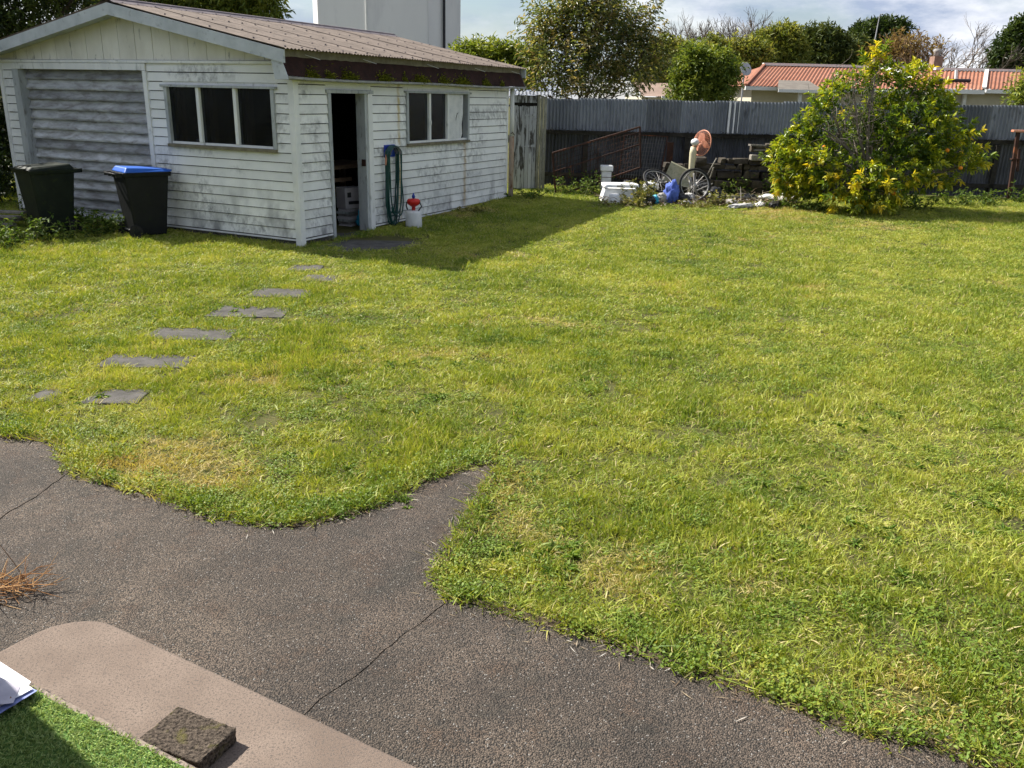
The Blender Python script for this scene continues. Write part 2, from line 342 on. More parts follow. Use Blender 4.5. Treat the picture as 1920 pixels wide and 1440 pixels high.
def grass_mat(name, cols, dry=.0):
    m, t = newmat(name); pos = t.n('NewGeometry').outputs['Position']
    a = t.n('Attribute', attribute_name='tint').outputs['Fac']; r = t.n('ObjectInfo').outputs['Random']
    n1 = t.noise(pos, .55, 4, .6); n2 = t.noise(pos, 2.6, 4, .6)
    f = t.math('ADD', t.math('MULTIPLY', a, .42), t.math('ADD', t.math('MULTIPLY', t.math('SUBTRACT', n1, .5), 1.0), t.math('MULTIPLY', t.math('SUBTRACT', n2, .5), .9)))
    f = t.math('ADD', f, t.math('ADD', t.math('MULTIPLY', r, .22), .17), True)
    rp = t.n('ValToRGB', i={0: f}); e = rp.color_ramp.elements
    while len(e) < len(cols): e.new(.5)
    for q, (pz, c) in zip(e, cols): q.position = pz; q.color = (*c, 1)
    c = rp.outputs[0]
    # single straw-coloured blades
    c = t.mix(t.ramp(a, .90 - dry, .93 - dry), c, (.50, .43, .2, 1))
    p = t.n('BsdfPrincipled', i={'Base Color': c, 'Roughness': .55, 'Specular IOR Level': .3})
    tr = t.n('BsdfTranslucent', i={0: t.mix(1, c, (1.35, 1.3, .6, 1), 'MULTIPLY')})
    mx = t.n('MixShader', i={0: .3, 1: p.outputs[0], 2: tr.outputs[0]})
    t.link(mx.outputs[0], t.n('OutputMaterial').inputs[0]); return m
MT['grass'] = grass_mat('grass_blades', [(0, (.062, .122, .014)), (.33, (.19, .258, .03)), (.66, (.385, .41, .065)), (1, (.6, .54, .19))])
MT['drygrass'] = grass_mat('dry_blades', [(0, (.27, .29, .05)), (.4, (.44, .38, .11)), (.75, (.55, .42, .18)), (1, (.56, .36, .18))], .1)
MT['clover'] = grass_mat('clover', [(0, (.09, .17, .018)), (.5, (.16, .235, .03)), (.85, (.33, .34, .045)), (1, (.46, .40, .06))], -.2)
MT['weed'] = leafmat('weed_leaf', [(0, (.04, .08, .012)), (.5, (.085, .14, .022)), (1, (.17, .22, .05))], .6, .3, .2)

# ------------------------------------------------------------------ leaf geometry
def set_tint(me, tint):
    a = me.attributes.new('tint', 'FLOAT', 'POINT'); a.data.foreach_set('value', np.asarray(tint, dtype=np.float32))
def np_mesh(name, V, Fc, m, tint=None, smooth=False):
    me = bpy.data.meshes.new(name); V = np.asarray(V, dtype=np.float32); Fc = np.asarray(Fc, dtype=np.int32); k = Fc.shape[1]
    me.vertices.add(len(V)); me.vertices.foreach_set('co', V.ravel())
    me.loops.add(Fc.size); me.loops.foreach_set('vertex_index', Fc.ravel())
    me.polygons.add(len(Fc)); me.polygons.foreach_set('loop_start', np.arange(0, Fc.size, k, dtype=np.int32))
    me.polygons.foreach_set('loop_total', np.full(len(Fc), k, dtype=np.int32))
    me.update(calc_edges=True); me.materials.append(m)
    if tint is not None: set_tint(me, tint)
    return me
def unit(a): return a / np.maximum(1e-9, np.linalg.norm(a, axis=1, keepdims=True))
def leaves(B, D, L, W, curl=.15, fold=.25, rng=RNG, up=None):
    """folded leaf blades: base B, direction D, length L, width W -> verts, tris"""
    n = len(B); D = unit(D)
    U = np.tile(np.array([[0, 0, 1.]]), (n, 1)) if up is None else up
    U = U + rng.normal(0, .45, (n, 3))
    S = unit(np.cross(D, U)); N = np.cross(S, D)
    L = np.asarray(L).reshape(-1, 1) * np.ones((n, 1)); W = np.asarray(W).reshape(-1, 1) * np.ones((n, 1))
    mid = B + D * L * .48
    v = np.stack([B, mid + S * W * .5 + N * W * fold, B + D * L - N * L * curl, mid - S * W * .5 + N * W * fold], 1).reshape(-1, 3)
    o = (np.arange(n) * 4)[:, None]
    f = np.concatenate([o + np.array([[0, 1, 2]]), o + np.array([[0, 2, 3]])], 0)
    return v, f
def joinarr(parts):
    V = []; Fc = []; o = 0
    for v, f in parts: V.append(v); Fc.append(f + o); o += len(v)
    return np.concatenate(V), np.concatenate(Fc)

def crown_mesh(name, blobs, nsh, per, L, W, m, seed, spread=.16, droop=0., upb=.35, tb=.35, ta=.45, curl=.15, hollow=.55, shoot=.3):
    """foliage made of shoots with leaves spread through the volume of several ellipsoids (cx,cy,cz,rx,ry,rz)"""
    g = np.random.default_rng(seed)
    vol = np.array([b[3] * b[4] * b[5] for b in blobs]) ** .75; vol /= vol.sum()
    cen = np.array([b[:3] for b in blobs]); rad = np.array([b[3:6] for b in blobs])
    ix = g.choice(len(blobs), nsh, p=vol)
    d = unit(g.normal(0, 1, (nsh, 3))); r = (hollow + (1 - hollow) * g.random(nsh)) * (1 + g.normal(0, .07, nsh))
    d[:, 2] = np.where(d[:, 2] < -.75, -d[:, 2], d[:, 2])
    P = cen[ix] + d * rad[ix] * r[:, None]
    ax = unit(d * np.array([1, 1, .8]) + np.array([0, 0, upb]) + g.normal(0, .35, (nsh, 3)))
    ti = np.clip(tb + ta * (g.random(nsh) - .5) * 2, 0, 1)
    k = per
    tpos = g.random((nsh, k)) ** .8
    B = (P[:, None, :] + ax[:, None, :] * (tpos[..., None] * shoot) + g.normal(0, spread * .35, (nsh, k, 3))).reshape(-1, 3)
    rnd = g.normal(0, 1, (nsh, k, 3)); rnd -= (rnd * ax[:, None, :]).sum(2, keepdims=True) * ax[:, None, :]
    rnd /= np.linalg.norm(rnd, axis=2, keepdims=True) + 1e-6
    D = (rnd + ax[:, None, :] * (.25 + .8 * tpos[..., None]) - np.array([0, 0, droop])).reshape(-1, 3)
    Ls = L * (.65 + .6 * g.random(nsh * k)); Ws = W * (.7 + .5 * g.random(nsh * k))
    v, f = leaves(B, D, Ls, Ws, curl, .22, g)
    tint = np.clip(np.repeat(ti, k) + g.normal(0, .13, nsh * k), 0, 1)
    return np_mesh(name, v, f, m, np.repeat(tint, 4))

# ------------------------------------------------------------------ ground, patio, step
GRASS_EDGE_PX = [(-260, 800), (0, 818), (112, 828), (135, 878), (190, 903), (300, 928), (385, 960), (510, 986), (560, 985), (640, 968), (720, 942), (760, 915), (830, 888), (905, 868), (935, 866),
                 (938, 885), (905, 930), (880, 975), (845, 1035), (818, 1080), (850, 1120), (960, 1150), (1100, 1187), (1240, 1240), (1330, 1268), (1430, 1300), (1540, 1345), (1640, 1375), (1740, 1395), (1840, 1420), (1960, 1470), (2300, 1600)]
EDGE = [onz(x, y, 0.01) for x, y in GRASS_EDGE_PX]
PATIO_OUT = [(q.x, q.y) for q in EDGE] + [(3.2, -3.5), (-7, -3.5), (-6.5, 5.3)]

def inpoly(X, Y, poly):
    ins = np.zeros(len(X), bool); n = len(poly)
    for i in range(n):
        x1, y1 = poly[i]; x2, y2 = poly[(i + 1) % n]
        c = ((y1 > Y) != (y2 > Y)) & (X < (x2 - x1) * (Y - y1) / (y2 - y1 + 1e-12) + x1); ins ^= c
    return ins
def edgedist(X, Y, poly):
    d = np.full(len(X), 1e9); n = len(poly)
    for i in range(n):
        ax, ay = poly[i]; bx, by = poly[(i + 1) % n]; vx, vy = bx - ax, by - ay
        t = np.clip(((X - ax) * vx + (Y - ay) * vy) / (vx * vx + vy * vy + 1e-12), 0, 1)
        d = np.minimum(d, np.hypot(X - ax - t * vx, Y - ay - t * vy))
    return d

def make_ground():
    xs = np.concatenate([[-600, -200, -60], np.arange(-20, 24.1, .5), [40, 80, 220, 600]]); ys = np.concatenate([[-300, -60, -10], np.arange(-4, 26.1, .5), [40, 80, 220, 900]])
    V = [(x, y, gz(x, y) - (0 if y < 60 else 0)) for y in ys for x in xs]; nx = len(xs)
    Fc = [(j * nx + i, j * nx + i + 1, (j + 1) * nx + i + 1, (j + 1) * nx + i) for j in range(len(ys) - 1) for i in range(nx - 1)]
    o = link('lawn', np_mesh('lawn', V, Fc, MT['soil'])); tag(o, 'back garden lawn ground reaching under the fence', 'lawn', kind='structure')
make_ground()

# patio: slabs cast side by side, open joints between them; edges run on under the grass
HU = Vector((0.878, -0.478, 0)); HN = Vector((0.478, 0.878, 0))      # along / away from the house
def make_patio():
    root = thing('patio', 'grey exposed aggregate concrete patio with cracked joints', 'patio'); root['kind'] = 'structure'
    big = [(q.x * 1, q.y) for q in EDGE]
    # outline pushed 7 cm outwards under the turf
    import bmesh
    from mathutils import noise as mn
    cen = Vector((-.6, 2.6, 0)); out = []
    for i, q in enumerate(EDGE):
        a = EDGE[max(0, i - 1)]; b = EDGE[min(len(EDGE) - 1, i + 1)]; t = (b - a).normalized(); nrm = Vector((-t.y, t.x, 0))
        out.append((q + nrm * .07).xy)
    poly = [tuple(q) for q in out] + [(3.3, -3.4), (-7, -3.4), (-6.6, 5.3)]
    cuts = []
    for a, b in (((5, 975), (130, 890)), ((585, 1335), (800, 1160))):
        A = onz(*a, 0); B = onz(*b, 0); cuts.append((A, (B - A).normalized()))
    def clip(pl, A, d, side, gap=.0035, wob=.02):
        cutpts = []; res_mark = []; A = Vector((A.x, A.y, 0))
        nrm = Vector((-d.y, d.x, 0)) * side; res = []
        f = lambda q: (Vector((q[0], q[1], 0)) - A).dot(nrm) - gap
        k0 = next(i for i in range(len(pl)) if f(pl[i]) >= 0); pl = pl[k0:] + pl[:k0]
        for i in range(len(pl)):
            p0, p1 = pl[i], pl[(i + 1) % len(pl)]; f0, f1 = f(p0), f(p1)
            if f0 >= 0: res.append(p0)
            if (f0 >= 0) != (f1 >= 0):
                t = f0 / (f0 - f1); X_ = Vector((p0[0] + (p1[0] - p0[0]) * t, p0[1] + (p1[1] - p0[1]) * t, 0)); X_.z = 0
                if cutpts:
                    q = cutpts.pop(); s0, s1 = (q - A).dot(d), (X_ - A).dot(d); m_ = max(2, int(abs(s1 - s0) / .03))
                    mid = [(s0 + (s1 - s0) * k / m_) for k in range(1, m_)] if f1 >= 0 else []
                    if not mid: res_mark.append(len(res))
                    for sv in mid: res.append(tuple((A + d * sv + nrm * gap + Vector((-d.y, d.x, 0)) * (wob * (mn.noise(Vector((sv * 3, 1.7, 0))) + .6 * mn.noise(Vector((sv * 11, 4.7, 0))) + .25 * mn.noise(Vector((sv * 40, 2.7, 0)))))).xy))
                elif f1 < 0: cutpts.append(X_)
                res.append((X_.x, X_.y))
        return res
    for pl in (clip(poly, *cuts[0], 1), clip(clip(poly, *cuts[0], -1), *cuts[1], 1), clip(poly, *cuts[1], -1)):
        s = MB().prism(pl[::-1] if False else pl, -.08, .010 + random.uniform(0, .004)).obj('slab', MT['patio'], root)
        import bmesh as b_
        bm = b_.new(); bm.from_mesh(s.data); b_.ops.recalc_face_normals(bm, faces=bm.faces); b_.ops.triangulate(bm, faces=bm.faces); bm.to_mesh(s.data); bm.free()
make_patio()

def local(u, n, z, base=Vector((-1.42, 2.18, 0))):
    return base + HU * u + HN * n + Vector((0, 0, z))

def make_step():
    # low concrete step with a rounded far corner, landing above it
    zs = .2; A = onz(190, 1160, zs); B = onz(790, 1440, zs); u = (B - A).normalized(); nrm = Vector((-u.y, u.x, 0))
    L0 = A - u * .13
    pts = []; r = .2
    c = L0 + u * r - nrm * r
    for k in range(9):
        a = PI - PI / 2 * k / 8; pts.append(c + u * (math.cos(a) * r) + nrm * (math.sin(a) * r))
    poly = [(q.x, q.y) for q in pts]
    e1 = L0 + u * 4.0; e2 = e1 - nrm * 1.2; e3 = L0 - nrm * 1.2
    poly = [(e3.x, e3.y)] + poly + [(e1.x, e1.y), (e2.x, e2.y)]
    s = MB().prism(poly[::-1], 0, zs).obj('concrete_step', MT['step'], bevel=.012)
    tag(s, 'pale pinkish concrete step with a rounded corner beside the patio', 'step')
    # landing with crumbled edge
    zl = .4; a = onz(65, 1282, zl); b = onz(372, 1440, zl); u2 = (b - a).normalized(); n2 = Vector((-u2.y, u2.x, 0))
    root = thing('landing', 'raised concrete landing under the green artificial turf mat', 'landing', a)
    root.rotation_euler.z = math.atan2(u2.y, u2.x)
    n = 240; V = []; rg = np.random.default_rng(3)
    for i in range(n + 1):
        x = -1.2 + 3.6 * i / n; j = rg.normal(0, .002, 3)
        V += [(x, .012 + j[0], .0), (x, .018 + j[1], zl - .03), (x, -.004 + j[2], zl + rg.normal(0, .0015)), (x, -.06, zl + .001), (x, -1.6, zl)]
    Fc = [(i * 5 + k, i * 5 + k + 1, i * 5 + 6 + k, i * 5 + 5 + k) for i in range(n) for k in range(4)]
    me = bpy.data.meshes.new('slab'); me.from_pydata(V, [], Fc); me.materials.append(MT['edge']); link('slab', me, root)
    root.location.z = 0
    tm = thing('turf_mat', 'bright green artificial turf mat covering the landing', 'turf mat', (a.x, a.y, zl), root.rotation_euler.z)
    V = []; rg2 = np.random.default_rng(4)
    for i in range(121):
        x = -1.1 + 3.4 * i / 120; e = -.022 + rg2.normal(0, .004); V += [(x, e, .004), (x, -1.55, .004)]
    me = bpy.data.meshes.new('backing'); me.from_pydata(V, [], [(i * 2, i * 2 + 1, i * 2 + 3, i * 2 + 2) for i in range(120)]); me.materials.append(MT['turfbase']); link('backing', me, tm)
    N = 60000; X = rg2.uniform(-.5, 1.5, N); Y = -.020 - rg2.random(N) ** 1.0 * .75 + rg2.normal(0, .004, N)
    B = np.stack([X, Y, np.full(N, .004)], 1); D = np.stack([rg2.normal(.25, .5, N), rg2.normal(.1, .5, N), np.full(N, .8)], 1)
    v, f = leaves(B, D, rg2.uniform(.009, .016, N), .0032, .3, .1, rg2)
    fb = link('fibres', np_mesh('fibres', v, f, MT['turf'], np.repeat(rg2.random(N), 4)), tm); fb['kind'] = 'stuff'
    return a, u2, n2
LAND_A, LAND_U, LAND_N = make_step()

def make_front_things():
    from mathutils import noise as mn
    import bmesh
    # worn paver brick on the step
    zs = .2; c = onz(352, 1376, zs + .05); R = onz(437, 1362, zs + .05); Tp = onz(333, 1323, zs + .05); Bt = onz(360, 1427, zs + .05)
    ux = (R - Tp); lx = ux.length
    uy = (Bt - R); ly = uy.length
    bm = bmesh.new(); bmesh.ops.create_cube(bm, size=1); bmesh.ops.subdivide_edges(bm, edges=bm.edges[:], cuts=15, use_grid_fill=True)
    for v in bm.verts:
        q = v.co; k = max(abs(q.x), abs(q.y), abs(q.z))
        rr = Vector((q.x * .235, q.y * .165, q.z * .05))
        cor = sum(1 for t in q if abs(t) > .46)
        if cor >= 2: rr *= Vector((.985, .98, .93))[0] if False else .975
        nz = mn.noise(rr * 60) * .0035 + mn.noise(rr * 150) * .002
        v.co = rr + (q.normalized() * nz)
    me = bpy.data.meshes.new('paver_brick'); bm.to_mesh(me); bm.free(); me.materials.append(MT['brick'])
    o = link('paver_brick', me, None, (c.x, c.y, zs + .027)); o.rotation_euler.z = math.atan2(ux.y, ux.x)
    tag(o, 'rough brown mossy paver brick lying on the concrete step', 'brick')
    # brochures
    zl = .418
    ps = thing('brochure', 'white glossy printed brochure pages lying at the corner of the turf mat', 'brochure', (0, 0, 0))
    Q = [(-70, 1195), (58, 1278), (30, 1322), (-90, 1370)]
    MB().add([onz(*q, zl) for q in Q], [(3, 2, 1, 0)]).obj('page', MT['paper'], ps)
    Q = [(-60, 1300), (48, 1284), (70, 1295), (-60, 1375)]
    MB().add([onz(*q, zl + .012) for q in Q] + [onz(*q, zl + .004) for q in Q], [(3, 2, 1, 0), (4, 5, 6, 7), (1, 2, 6, 5), (2, 3, 7, 6), (0, 1, 5, 4)]).obj('cover', MT['paperblue'], ps)
    Q = [(-60, 1294), (48, 1281), (62, 1291), (-60, 1358)]
    MB().add([onz(*q, zl + .018) for q in Q], [(3, 2, 1, 0)]).obj('page', MT['paper'], ps)
    n = 14; V = []
    for i in range(n + 1):
        t = i / n; a = Vector(onz(-80 + 118 * t, 1232 + 55 * t, zl + .02 + .018 * math.sin(t * PI))); b = Vector(onz(-80 + 105 * t, 1330 - 12 * t, zl + .02 + .012 * math.sin(t * PI))); V += [a, b]
    MB().add(V, [(2 * i, 2 * i + 1, 2 * i + 3, 2 * i + 2) for i in range(n)]).obj('photo_page', MT['paperprint'], ps)
    Q = [(-40, 1318), (18, 1303), (22, 1308), (-40, 1332)]
    MB().add([onz(*q, zl + .024) for q in Q], [(3, 2, 1, 0)]).obj('photo_strip', MT['paperbrown'], ps)
    # straw bundle on the patio
    g = np.random.default_rng(12); st = thing('straw_clump', 'tangle of dry orange straw lying on the patio edge', 'straw', (0, 0, 0))
    c = onz(18, 1112, .01); mb = MB(); tint = []
    for i in range(110):
        a = g.uniform(0, 2 * PI); p0 = Vector((c.x + g.normal(-.05, .07), c.y + g.normal(0, .045), .02 + abs(g.normal(0, .025))))
        d = Vector((math.cos(a) + .25, math.sin(a) * .6 + .15, g.uniform(-.05, .5))).normalized(); Ln = g.uniform(.06, .2)
        bend = Vector(g.normal(0, .5, 3)); path = [p0 + d * (Ln * t) + bend * (Ln * t * t * .5) for t in (0, .25, .5, .75, 1)]
        path = [Vector((q.x, q.y, max(.016, q.z))) for q in path]
        mb.tube(path, [.0022, .002, .0018, .0015, .0008], 4, False); tint += [g.random()] * 20
    me = mb.mesh('stems', MT['straw']); set_tint(me, tint); link('stems', me, st)
    # unseen wall added just outside the frame, end raked to shape the mat's shadow
    e = onz(52, 1330, .4) - Vector((-SUN_AZ.x, -SUN_AZ.y, 0)) * .95 + HN * .17
    d = -Vector((HN.x, HN.y, 0))
    pw = thing('turf_shade_wall', 'unseen dark brown wall added beside the landing, raked end shaping the mat shadow', 'wall', (e.x, e.y, 0), math.atan2(d.y, d.x))
    MB().hexa([(-.065, -.1, 0), (1.62, -.1, 0), (1.62, 0, 0), (-.065, 0, 0)], [(.34, -.1, 2.4), (1.62, -.1, 2.4), (1.62, 0, 2.4), (.34, 0, 2.4)]).obj('panel', MT['porch'], pw); MB().box(.325, 1.62, -.115, .015, 2.4, 2.46).obj('capping', MT['porch'], pw)
    hb = thing('unseen_house', 'unseen brown brick house wall with eave added behind the landing to block sky', 'house', (LAND_A.x, LAND_A.y, 0), math.atan2(LAND_U.y, LAND_U.x))  # house behind the camera, added to block sky over the landing
    MB().box(-3, 6, -2.1, -1.68, 0, 2.55).obj('wall', MT['porch'], hb); MB().box(-3, 6, -2.1, -1.12, 2.552, 2.68).obj('eave', MT['porch'], hb)
make_front_things()

# ------------------------------------------------------------------ shed
YAW = 0.4523; C0 = Vector((-3.0507, 12.2774, 0)); DR = Vector((math.sin(YAW), math.cos(YAW), 0)); DL = Vector((-math.cos(YAW), math.sin(YAW), 0))
SHED = thing('shed', 'white weatherboard garage shed with rusty roof edge and mouldy paint', 'shed', C0, PI / 2 - YAW)
def shed_w(x, y, z): return C0 + DR * x + DL * y + Vector((0, 0, z))
MT['wb'] = board_mat(SHED)
SW, SL, E_, ZB = 5.95, 6.47, .13, .13       # gable width, length, board cover, bottom of boards
def board(face, a0, a1, z, h=E_):
    """one weatherboard between a0 and a1 along a face, open slot drawn as lap shade"""
    j = random.uniform(-.0015, .0015); tw = random.uniform(-.002, .002)
    prof = [(-.034 + j, z + .004), (-.019 + j, z + h - .008), (-.006, z + h - .008), (-.006, z + .004)]   # outward is negative
    vs = []
    for a, dz in ((a0, 0), (a1, tw)):
        for o_, zz in prof: vs.append((o_, a, zz + dz) if face == 'L' else (a, o_, zz + dz))
    fs = [(0, 1, 2, 3), (7, 6, 5, 4), (0, 4, 5, 1), (1, 5, 6, 2), (2, 6, 7, 3), (3, 7, 4, 0)]
    if face == 'R': fs = [f[::-1] for f in fs]
    mb = MB().add(vs, fs); return mb.obj('board', MT['wb'], SHED)
def sbox(name, m, x0, x1, y0, y1, z0, z1, bevel=0, parent=None): return MB().box(x0, x1, y0, y1, z0, z1).obj(name, MT[m], parent or SHED, bevel=bevel)
def make_shed():
    # ---- front gable face (plane x = 0)
    for k in range(18):
        z = ZB + k * E_
        if z > 2.44: break
        hi = E_ if k < 17 else .125
        segs = [(.04, .30), (2.33, 2.665)] if 9 <= k <= 15 else [(.04, 2.665)]
        for a, b in segs: board('L', a, b, z, hi)
        board('L', 5.665, 5.92, z, hi)
    for k in range(17):
        z = ZB + k * E_
        if k == 16: segs = [(.05, 6.40)]
        elif 9 <= k <= 15: segs = [(.05, .70), (1.775, 2.73), (4.83, 6.40)]
        else: segs = [(.05, .70), (1.775, 6.40)]
        if k == 16: board('R', .05, 6.40, z, .10)
        else:
            for a, b in segs: board('R', a, b, z)
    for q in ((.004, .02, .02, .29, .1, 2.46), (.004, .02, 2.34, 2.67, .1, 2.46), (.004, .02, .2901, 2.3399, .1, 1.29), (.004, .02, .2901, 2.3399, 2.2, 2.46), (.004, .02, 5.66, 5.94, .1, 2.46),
              (.03, .70, .004, .02, .1, 2.62), (1.78, 2.72, .004, .02, .1, 2.62), (2.7201, 4.8199, .004, .02, .1, 1.285), (4.82, 6.44, .004, .02, .1, 2.62), (2.7201, 4.8199, .004, .02, 2.17, 2.62), (.7001, 1.7799, .004, .02, 2.17, 2.62)): sbox('lap_shade_backing', 'rail', *q)  # dark backing seen through board gaps, drawing in lap shade and underside dirt
    # corner stops, trims
    sbox('corner_board', 'trim', -.056, -.005, -.057, .04, .0, 2.455, .004); sbox('corner_board', 'trim', -.0555, .05, -.058, -.006, -.005, 2.32, .004)
    sbox('corner_board', 'trim', -.056, .0, 5.92, 5.985, .0, 2.455, .004)
    sbox('base_strip', 'trim', -.038, -.008, .041, 2.66, ZB - .035, ZB - .014); sbox('base_strip', 'trim', .051, .70, -.038, -.008, ZB - .035, ZB - .014); sbox('base_strip', 'trim', 1.78, 6.4, -.038, -.008, ZB - .035, ZB - .014)
    sbox('gable_rail', 'trim', -.06, .002, -.04, 5.98, 2.455, 2.495, .004)
    sbox('foundation', 'found', .0, .12, .05, 2.72, -.1, ZB); sbox('foundation', 'found', .12, .70, -.002, .1, -.1, ZB - .001); sbox('foundation', 'found', 1.78, 6.45, -.002, .1, -.1, ZB - .001)
    # gable boards
    tan = .2; zr = 3.27 - .09
    y = 5.95; i = 0
    while y > 0:
        wv = .345; y0 = max(0, y - wv)
        top = lambda q: zr - abs(q - 2.98) * tan - .02
        pts = [(y0 + .004, 2.50), (y - .004, 2.50), (y - .004, top(y))]
        if y0 < 2.98 < y: pts.append((2.98, top(2.98)))
        pts.append((y0 + .004, top(y0)))
        j = random.uniform(0, .006); vs = [(-.022 - j, a, b) for a, b in pts] + [(.0, a, b) for a, b in pts]; n = len(pts)
        if min(b for a, b in pts[2:]) > 2.505:
            MB().add(vs, [tuple(range(n))[::-1], tuple(range(n, 2 * n))] + [(q, (q + 1) % n, n + (q + 1) % n, n + q) for q in range(n)]).obj('gable_board', MT['gable'], SHED)
        y -= wv; i += 1
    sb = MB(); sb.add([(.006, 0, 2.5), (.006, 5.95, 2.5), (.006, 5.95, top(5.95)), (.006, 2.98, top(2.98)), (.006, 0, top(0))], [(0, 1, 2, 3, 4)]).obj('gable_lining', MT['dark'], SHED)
    # garage door: curved slats in a recess
    sbox('door_header', 'trim', -.05, .0, 2.68, 5.66, 2.355, 2.452, .004)
    sbox('door_jamb', 'trim', -.05, .14, 2.668, 2.745, .0, 2.352, .004); sbox('door_jamb', 'jamb', -.05, .14, 5.515, 5.66, 0, 2.352, .004)
    prof = [(.0, .0), (-.05, .006), (-.056, .03), (-.036, .06), (-.014, .1), (-.002, .152), (.014, .152), (.014, 0)]
    vs = [(a, 0, b) for a, b in prof] + [(a, 2.77, b) for a, b in prof]; n = len(prof)
    me = MB().add(vs, [tuple(range(n)), tuple(range(n, 2 * n))[::-1]] + [(q, n + q, n + (q + 1) % n, (q + 1) % n) for q in range(n)]).mesh('slat', MT['door'])
    gd = bpy.data.objects.new('garage_door', None); COL.objects.link(gd); gd.parent = SHED
    for k in range(15): link('slat', me, gd, (.115 + random.uniform(-.004, .004), 2.745, .055 + k * .1535))
    # gable window (three panes)
    def window(face, a0, a1, z0, z1, mull, name):
        wn = bpy.data.objects.new(name, None); COL.objects.link(wn); wn.parent = SHED
        def bx(nm, m, o0, o1, b0, b1, c0, c1, bv=.003):
            if face == 'L': return sbox(nm, m, o0, o1, b0, b1, c0, c1, bv, wn)
            return sbox(nm, m, b0, b1, o0, o1, c0, c1, bv, wn)
        bx('frame', 'jamb', -.055, .06, a0, a0 + .06, z0 + .03, z1 - .02); bx('frame', 'jamb', -.055, .06, a1 - .06, a1, z0 + .03, z1 - .02)
        bx('head', 'jamb', -.075, .06, a0 - .05, a1 + .05, z1 - .02, z1 + .012)
        bx('head_casing', 'trim', -.02, .05, a0 - .04, a1 + .04, z1 + .0125, 2.235)
        bx('sill', 'sill', -.075, .06, a0, a1, z0 - .015, z0 + .03); bx('bottom_rail', 'trim', -.03, .05, a0 + .062, a1 - .062, z0 + .031, z0 + .065)
        for c in mull: bx('mullion', 'trim', -.042, .055, c - .03, c + .03, z0 + .067, z1 - .022)
        return wn, bx
    wn, bx = window('L', .29, 2.34, 1.31, 2.155, (1.70, 1.005), 'window')
    for a, b in ((.352, .973), (1.037, 1.668), (1.732, 2.278)):
        bx('pane', 'glass', .0, .004, a, b, 1.377, 2.133, 0)
    for q in (.93, 1.62, 2.24): sbox('stud', 'stud', .12, .2, q - .045, q + .035, .1, 2.5)
    wb = MB().box(-.03, .03, -.06, .06, 0, .045).obj('small_tin', MT['white2']); wb.location = shed_w(.05, 1.80, 1.376); wb.rotation_euler.z = SHED.rotation_euler.z; tag(wb, 'small white tin on the ledge behind the leftmost pane of the gable window', 'tin')
    # long-side window: two panes, third opening boarded over
    wn, bx = window('R', 2.73, 4.82, 1.305, 2.15, (3.47, 4.08), 'window')
    bx('pane', 'glass', .0, .004, 2.792, 3.438, 1.372, 2.128, 0); bx('pane', 'glass', .006, .010, 3.502, 4.048, 1.372, 2.128, 0)
    bx('latch', 'white2', -.06, -.043, 3.455, 3.485, 1.62, 1.69)
    bp = MB(); P = [(4.112, 1.372), (4.56, 1.372), (4.60, 1.45), (4.585, 1.62), (4.625, 1.8), (4.63, 2.125), (4.112, 2.125)]
    bp.add([(a, -.024, b) for a, b in P] + [(a, -.012, b) for a, b in P], [tuple(range(7)), tuple(range(7, 14))[::-1]] + [((q + 1) % 7, q, 7 + q, 7 + (q + 1) % 7) for q in range(7)]).obj('boarded_panel', MT['white2'], wn)
    hole = [(4.36, 1.72), (4.40, 1.80), (4.47, 1.82), (4.41, 1.78), (4.385, 1.72), (4.37, 1.66)]
    bp = MB().add([(a, -.0265, b) for a, b in hole], [tuple(range(6))]).obj('hole', MT['print'], wn)
    sbox('curtain_rod', 'jamb', 3.7, 3.72, .06, .08, 1.8, 2.15)
    # doorway
    df = bpy.data.objects.new('doorway', None); COL.objects.link(df); df.parent = SHED
    sbox('jamb', 'jamb', .70, .765, -.05, .12, .0, 2.10, .004, df); sbox('jamb', 'jamb', 1.60, 1.66, -.03, .14, .03, 2.10, .004, df); sbox('architrave', 'trim', 1.661, 1.775, -.05, -.002, .0, 2.12, .004, df)
    sbox('head', 'jamb', .66, 1.80, -.058, .12, 2.101, 2.15, .004, df); sbox('head_casing', 'trim', .70, 1.775, -.02, .05, 2.151, 2.235, .003, df); sbox('threshold', 'slab', .766, 1.6, -.12, .12, -.05, .045, .006, df)
    sbox('latch_plate', 'rustbar', 1.585, 1.60, -.02, .05, 1.04, 1.14, 0, df)
    # body behind the boards
    sbox('floor', 'slab', .12, SL, .1, SW, -.1, .042)
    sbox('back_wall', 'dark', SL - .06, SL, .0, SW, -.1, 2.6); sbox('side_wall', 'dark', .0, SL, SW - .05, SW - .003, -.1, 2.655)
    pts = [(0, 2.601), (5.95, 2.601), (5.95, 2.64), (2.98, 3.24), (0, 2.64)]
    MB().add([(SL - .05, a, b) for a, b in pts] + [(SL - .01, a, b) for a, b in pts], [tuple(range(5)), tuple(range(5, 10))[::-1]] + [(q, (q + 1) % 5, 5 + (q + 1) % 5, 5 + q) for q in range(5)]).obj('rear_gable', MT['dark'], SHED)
    for q in np.arange(.2, 6.4, .6):
        if not (.7 < q < 1.8): sbox('stud', 'stud', q, q + .045, .02, .11, .1, 2.45) if not (2.7 < q < 4.85) else sbox('stud', 'stud', q, q + .045, .02, .11, .1, 1.28)
    # roof
    rf = bpy.data.objects.new('roof', None); COL.objects.link(rf); rf.parent = SHED
    X0, X1 = -.33, 6.95; pitch = .0762; ns = 10; wd = (X1 - X0) / ns
    nc = 10; k6 = 6
